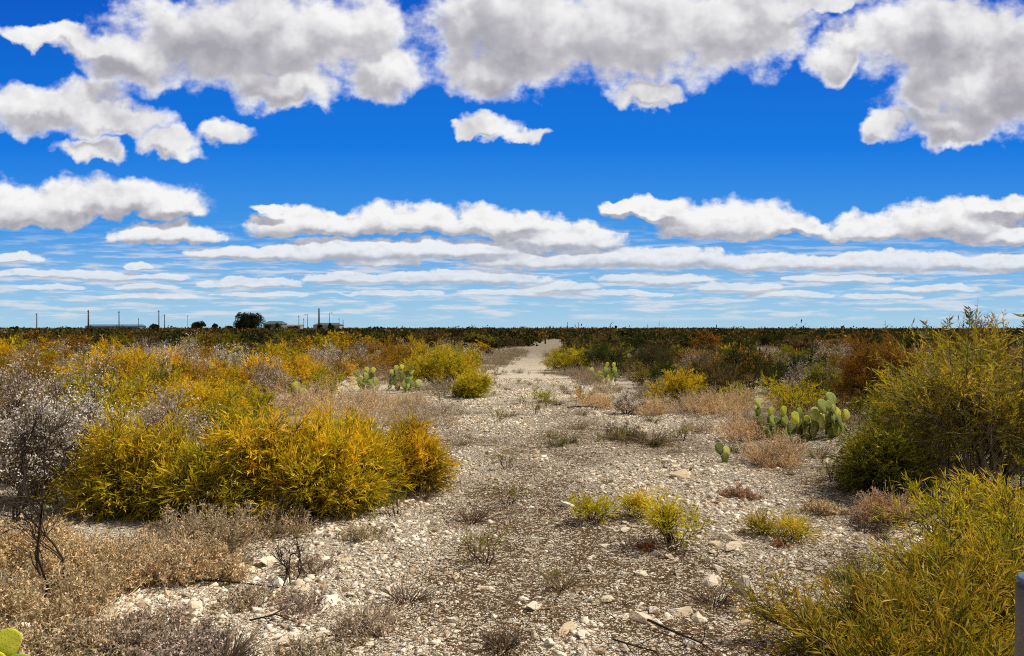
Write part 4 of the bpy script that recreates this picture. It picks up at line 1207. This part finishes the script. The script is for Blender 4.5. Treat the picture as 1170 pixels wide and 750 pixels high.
# uncountable scrub beyond: one mass of clumps out to the horizon
def far_scrub():
    r = np.random.default_rng(9)
    N = 6400
    y = 62*np.exp(r.random(N)*math.log(640/62))
    x = r.uniform(-1.1, 1.1, N)*y
    l, rr = track_edges(y)
    k = ~((x > 0.28*y) & (y > 330+60*np.sin(x*0.02))) & ~((x > l-1.0) & (x < rr+1.0) & (y < 108))
    x, y = x[k], y[k]; N = len(x)
    big = np.clip(y/200, 0, 1)
    rad = r.uniform(0.9, 1.9, N)*(1+1.0*big); h = r.uniform(0.9, 1.45, N)*(1+0.55*big*r.random(N)**2+1.0*big*(r.random(N) < 0.07)*r.random(N))
    nl = 110
    u = unit(r.normal(size=(N, nl, 3))); u[..., 2] = np.abs(u[..., 2])
    rr_ = (0.55+0.5*r.random((N, nl)))[..., None]*(0.8+0.35*np.sin(3*np.arctan2(u[..., 1], u[..., 0])+r.uniform(0, 6, (N, 1)))[..., None]*0.6)
    p = u*rr_
    p[..., 0] = p[..., 0]*rad[:, None]+x[:, None]; p[..., 1] = p[..., 1]*rad[:, None]+y[:, None]
    p[..., 2] = p[..., 2]*h[:, None]
    s = np.repeat(0.16+y*0.0011, nl)*r.uniform(0.6, 1.3, N*nl)
    d = unit(r.normal(size=(N*nl, 3)))
    V, T = blades(p.reshape(-1, 3), d, 1.0, 0.55, r)
    ctr = V[::4]
    V = (V.reshape(-1, 4, 3)-ctr[:, None])*s[:, None, None]*1.5+ctr[:, None]
    tone = np.clip(r.normal(0.40, 0.22, N)+0.12*np.sin(x*0.05)+0.35*(r.random(N) < 0.16)*(x < 0.1*y), 0, 1)
    tint = np.clip(np.repeat(tone, nl)+r.normal(0, 0.08, N*nl), 0, 1)
    m, t = new_mat('far_scrub')
    a = t.n('ShaderNodeAttribute', attribute_name='tint').outputs['Fac']
    c = t.ramp(a, [(0.0, (0.020, 0.024, 0.010)), (0.35, (0.046, 0.045, 0.016)), (0.6, (0.10, 0.072, 0.022)), (0.85, (0.19, 0.115, 0.024)), (1.0, (0.30, 0.18, 0.025))])  # dark tones of the far scrub include painted-in cloud shadow
    dd = t.n('ShaderNodeBsdfDiffuse', {'Color': c}).outputs[0]
    t.n('ShaderNodeOutputMaterial', {0: dd})
    me = tri_mesh('far_scrub', V.reshape(-1, 3), T, {'tint': np.repeat(tint, 4)})
    tag(obj('scrub', me, m), 'dark mass of far scrub running to the horizon', 'scrub', kind='stuff')
far_scrub()

# --------------------------------------------------------------------------- things on the horizon
HD = 320.0
K_ = HD/F
M_WOOD = simple_mat('weathered_wood', (0.085, 0.068, 0.055), 0.4, 12, 0.9, 0.1, 0.3, (6, 6, 0.6))
M_POLE = simple_mat('dark_pole', (0.07, 0.055, 0.045), 0.3, 6)
M_METAL = simple_mat('galvanised_metal', (0.35, 0.36, 0.37), 0.1, 4, 0.45, 0.4)
M_BLUEROOF = simple_mat('blue_roof', (0.10, 0.17, 0.26), 0.12, 0.6, 0.5, 0.4)
M_GREENROOF = simple_mat('green_roof', (0.07, 0.105, 0.085), 0.12, 0.6, 0.6, 0.3)
M_WHITE = simple_mat('white_siding', (0.30, 0.30, 0.30), 0.06, 1.0, 0.6, 0.2)
M_GREYWALL = simple_mat('grey_siding', (0.13, 0.14, 0.15), 0.06, 1.0, 0.6, 0.2)
M_DARKGLASS = simple_mat('dark_opening', (0.02, 0.022, 0.025), 0.1, 1.0, 0.2, 0.5)
M_BARK = simple_mat('tree_bark', (0.06, 0.045, 0.035), 0.3, 6, 0.9, 0.1)

def cyl_bm(r0, r1, h, seg=10):
    bm = bmesh.new(); bmesh.ops.create_cone(bm, cap_ends=True, segments=seg, radius1=r0, radius2=r1, depth=h)
    bmesh.ops.translate(bm, verts=bm.verts, vec=(0, 0, h/2)); return bm
def add_box(bm, x0, x1, y0, y1, z0, z1):
    m = Matrix.Translation(((x0+x1)/2, (y0+y1)/2, (z0+z1)/2)) @ Matrix.Diagonal((x1-x0, y1-y0, z1-z0, 1))
    bmesh.ops.create_cube(bm, size=1.0, matrix=m)

def pole(label, px, top, rad=0.17, arm=0.9, D=HD, mat=M_POLE):
    x = (px-585)*D/F; h = H-(top-HOR)*D/F
    t = thing('utility_pole', label, 'pole', (x, D, 0))
    obj('shaft', bm_mesh('pole_shaft', cyl_bm(rad*1.15, rad*0.8, h), True), mat, t)
    arm = arm*0.6 if top < 366 else 0
    if arm:
        bm = bmesh.new(); add_box(bm, -arm, arm, -0.28, -0.16, h-0.75, h-0.55)
        obj('crossarm', bm_mesh('crossarm', bm), mat, t)
        for s in (-0.85, 0.85):
            o = obj('insulator', bm_mesh('insulator', cyl_bm(0.06, 0.09, 0.22, 8), True), M_METAL, t); o.location = (s*arm, -0.22, h-0.55)
for lb, px, top, rd, arm in [
    ('leftmost utility pole on the horizon, standing alone', 42, 358.5, 0.2, 0.5), ('thick utility pole at the left end of the long blue roof', 101, 355, 0.32, 0.55),
    ('thin utility pole behind the middle of the long blue roof', 136, 356, 0.2, 0.6), ('short pole at the right end of the long blue roof', 158.5, 364, 0.13, 0.3),
    ('tall pole over the dark bushes right of the long blue roof', 181.5, 355, 0.2, 0.55), ('lower pole beside the tall one over the dark bushes', 188, 360, 0.16, 0.6),
    ('faint thin pole left of the small dark tree', 214.5, 361, 0.09, 0.3), ('thick brown pole behind the grey roofed building', 364.5, 353, 0.36, 0.0),
    ('slim pole left of the grey roofed building', 341.5, 361, 0.13, 0.35), ('slim mast between the two slim poles by the grey roofed building', 347, 364, 0.09, 0.2),
    ('short pole at the right end of the grey roofed building', 387.5, 364, 0.1, 0.25), ('shortest pole past the right end of the grey roofed building', 392, 366, 0.16, 0.3),
    ('thin distant pole near the end of the track, left of its twin', 648.5, 368.5, 0.12, 0.5), ('thin distant pole near the end of the track, right of its twin', 661, 369, 0.12, 0.5),
    ('tiny distant pole above the dark brown green shrub', 697.5, 371, 0.12, 0.5), ('tiny distant pole on the horizon right of the track', 740, 371.5, 0.12, 0.5),
    ('tiny distant mast on the right horizon above the rusty bush', 1011.5, 367, 0.08, 0.2)]:
    pole(lb, px, top, rd, arm)

def lamp_pole(label, px, top, side):
    x = (px-585)*K_; h = H-(top-HOR)*K_
    t = thing('street_lamp', label, 'lamp', (x, HD, 0))
    obj('shaft', bm_mesh('lamp_shaft', cyl_bm(0.13, 0.09, h), True), M_POLE, t)
    bm = bmesh.new(); add_box(bm, min(0, side*1.1), max(0, side*1.1), -0.06, 0.06, h-0.12, h)
    obj('arm', bm_mesh('lamp_arm', bm), M_POLE, t)
    bm = bmesh.new(); add_box(bm, min(side*0.7, side*1.6), max(side*0.7, side*1.6), -0.2, 0.2, h-0.32, h-0.12)
    bmesh.ops.bevel(bm, geom=bm.edges[:], offset=0.05, segments=1, affect='EDGES')
    obj('lamp_head', bm_mesh('lamp_head', bm), M_METAL, t)
lamp_pole('lamp post with its arm reaching left, left of the thick brown pole', 351.5, 360, -1)
lamp_pole('lamp post standing behind the right half of the grey roofed building', 376.5, 358, 1)

def shed(label, x0, x1, ytop, yeave, yr, roofmat, wallmat, D=HD+12, hip=False, ndoor=3):
    X0, X1 = (x0-585)*D/F, (x1-585)*D/F
    ht = H-(ytop-HOR)*D/F; he = H-(yeave-HOR)*D/F
    t = thing('metal_shed' if not hip else 'farm_building', label, 'building', ((X0+X1)/2, D, 0))
    w = (X1-X0)/2; dp = yr
    bm = bmesh.new(); add_box(bm, -w+0.3, w-0.3, -dp+0.3, dp-0.3, 0, he)
    obj('wall', bm_mesh('shed_wall', bm), wallmat, t)
    bm = bmesh.new()
    ins = w*0.28 if hip else 0.0
    vs = [bm.verts.new(c) for c in ((-w, -dp, he+.01), (w, -dp, he+.01), (w, dp, he+.01), (-w, dp, he+.01), (-w+ins, 0, ht), (w-ins, 0, ht))]
    for f in ((0, 1, 5, 4), (2, 3, 4, 5), (1, 2, 5), (3, 0, 4), (3, 2, 1, 0)): bm.faces.new([vs[i] for i in f])
    obj('roof', bm_mesh('shed_roof', bm), roofmat, t)
    for i in range(ndoor):
        cx = -w+2*w*(i+0.5)/ndoor
        bm = bmesh.new(); add_box(bm, cx-0.9, cx+0.9, -dp+0.25, -dp+0.32, 0.05, he*0.75)
        obj('door', bm_mesh('shed_door', bm), M_DARKGLASS, t)
shed('long low shed with a blue roof on the left horizon', 102, 163, 371.4, 373.6, 4.0, M_BLUEROOF, M_GREYWALL)
shed('grey roofed building with hipped ends right of the big dark tree', 360, 391, 369.6, 372.4, 4.5, M_GREENROOF, M_WHITE, hip=True, ndoor=2)
shed('white low shed between the big dark tree and the grey roofed building', 329, 346, 371.0, 372.6, 3.0, M_METAL, M_WHITE, ndoor=2)
shed('green roofed barn behind the right side of the big dark tree', 304, 326, 367.6, 371.2, 5.0, M_GREENROOF, M_GREYWALL, D=HD+30, hip=True, ndoor=2)

def tree(label, px, base, top, hwpx, seed, D=HD-6, lobes=16, name='dark_tree'):
    r = np.random.default_rng(seed)
    k = D/F; x = (px-585)*k; h = H-(top-HOR)*k; w = hwpx*k
    t = thing(name, label, 'tree', (x, D, 0))
    S = stems_of(h*0.95, w*0.8, 9, r, 6, low=0.35)
    S[:, 0, 2] = h*0.16
    T0 = np.array([[[0, 0, -0.1], [0.1, 0, h*0.1], [0.0, 0.1, h*0.2], [0.1, 0, h*0.34]]])
    V, T, a = join([tubes(T0, h*0.045, h*0.03, 8)+(None,), tubes(S, h*0.018, h*0.006, 5)+(None,)])
    obj('trunk', mesh_of('tree_trunk', (V, T, a)), M_BARK, t)
    c = r.normal(size=(lobes, 3)); c = unit(c)*r.uniform(0.25, 0.95, (lobes, 1))
    c = c*np.array([w*0.82, w*0.7, h*0.27])+np.array([0, 0, h*0.52])
    c[: lobes//2, 2] = h*r.uniform(0.18, 0.45, lobes//2)
    lr = r.uniform(0.16, 0.28, lobes)*min(w, h*0.6)*1.15
    n = 520
    u = unit(r.normal(size=(lobes, n, 3)))*(r.random((lobes, n, 1))**0.4)
    p = (c[:, None]+u*lr[:, None, None]).reshape(-1, 3)
    zz = np.clip(p[:, 2]/h, 0, 1)
    p[:, :2] *= np.sqrt(np.clip(1.04-zz**2.2, 0.02, 1))[:, None]*(1.0-0.25*np.clip(0.3-zz, 0, 1))[:, None]
    p[:, 2] = h*(zz-0.06*(np.hypot(p[:, 0], p[:, 1])/w)**2)
    V, T = blades(p, unit(r.normal(size=p.shape)), 0.42, 0.24, r)
    tint = np.clip(np.repeat(r.normal(0.5, 0.15, lobes), n)+r.normal(0, 0.15, lobes*n), 0, 1)
    obj('crown', mesh_of('tree_crown', (V, T, np.repeat(tint, 4))), M_LEAF, t, (0.030, 0.042, 0.018))
tree('biggest dark tree on the left horizon, broad uneven crown', 283, 375, 350, 23, 501, lobes=52)
tree('small round dark tree left of the biggest one', 225, 375, 363, 12, 502, lobes=16)
for lb, px, top, hw, sd in [('dark low tree at the right foot of the biggest tree', 313, 367.5, 15, 503), ('wide dark low tree right of the green roofed barn', 336, 370.5, 9, 512), ('low dark tree right of the long blue roof', 178, 368.5, 10, 504),
    ('thin pale bare topped tree between the two dark trees', 246, 367.5, 6, 505), ('low dark tree just left of the biggest tree', 262, 370, 8, 506),
    ('small dark tree in front of the grey roofed building, on its right', 377.5, 368.5, 5, 507), ('small dark tree in front of the grey roofed building, on its left', 366, 370, 4.5, 508),
    ('low dark tree on the horizon at the far left', 18, 372, 12, 509), ('wide low dark tree left of the long blue roof', 75, 372.5, 18, 510), ('low dark tree between the grey roofed building and the track', 430, 372, 20, 511)]:
    tree(lb, px, 375, top, hw, sd, lobes=12, name='dark_tree')

# --------------------------------------------------------------------------- posts
def wooden_post():
    bm = bmesh.new()
    bmesh.ops.create_cone(bm, cap_ends=True, segments=20, radius1=0.062, radius2=0.056, depth=1.12)
    bmesh.ops.translate(bm, verts=bm.verts, vec=(0, 0, 0.56))
    es = [e for e in bm.edges if all(v.co.z > 1.1 for v in e.verts)]
    bmesh.ops.bevel(bm, geom=es, offset=0.012, segments=3, affect='EDGES')
    bmesh.ops.subdivide_edges(bm, edges=[e for e in bm.edges if abs(e.verts[0].co.z-e.verts[1].co.z) > 0.5], cuts=8)
    r_ = random.Random(3)
    for v in bm.verts:
        a = math.atan2(v.co.y, v.co.x); k = 1+0.03*math.sin(3*a+v.co.z*2)+0.02*math.sin(7*a)
        v.co.x *= k; v.co.y *= k
    d = 1.62
    x = (1161-585)*d/F+0.064
    t = thing('wooden_post', 'weathered grey wooden post with a bluish highlight on top at the bottom right edge', 'post', (x, d, float(gz(x, d))-0.02))
    zt = H-(667-HOR)*d/F-(float(gz(x, d))-0.02)
    o = obj('shaft', bm_mesh('post_shaft', bm, True), simple_mat('post_wood', (0.19, 0.16, 0.135), 0.35, 10, 0.85, 0.15, 0.4, (5, 5, 0.5)), t)
    o.scale = (1, 1, zt/1.12)
    bm = cyl_bm(0.056, 0.046, 0.012, 20)
    bmesh.ops.bevel(bm, geom=bm.edges[:], offset=0.003, segments=2, affect='EDGES')
    c = obj('top_highlight', bm_mesh('post_top_highlight', bm, True), simple_mat('blue_grey_highlight', (0.12, 0.19, 0.27), 0.2, 20, 0.6, 0.3), t)  # thin disc added on the post: bluish top highlight painted as colour
    c.location = (0, 0, zt+0.001)
wooden_post()

def fence_post(label, px, base, top):
    d = depth_of(base); x = (px-585)*d/F; h = H-(top-HOR)*d/F
    bm = cyl_bm(0.09, 0.08, h, 10)
    o = obj('fence_post', bm_mesh('fence_post', bm, True), M_WOOD); o.location = (x, d, float(gz(x, d))-0.02)
    tag(o, label, 'post')
fence_post('dark fence post standing at the far end of the track', 623, 393, 382)
fence_post('shorter dark fence post on the right at the far end of the track', 644.5, 399, 390)

# pale stony heap where the track climbs at its far end
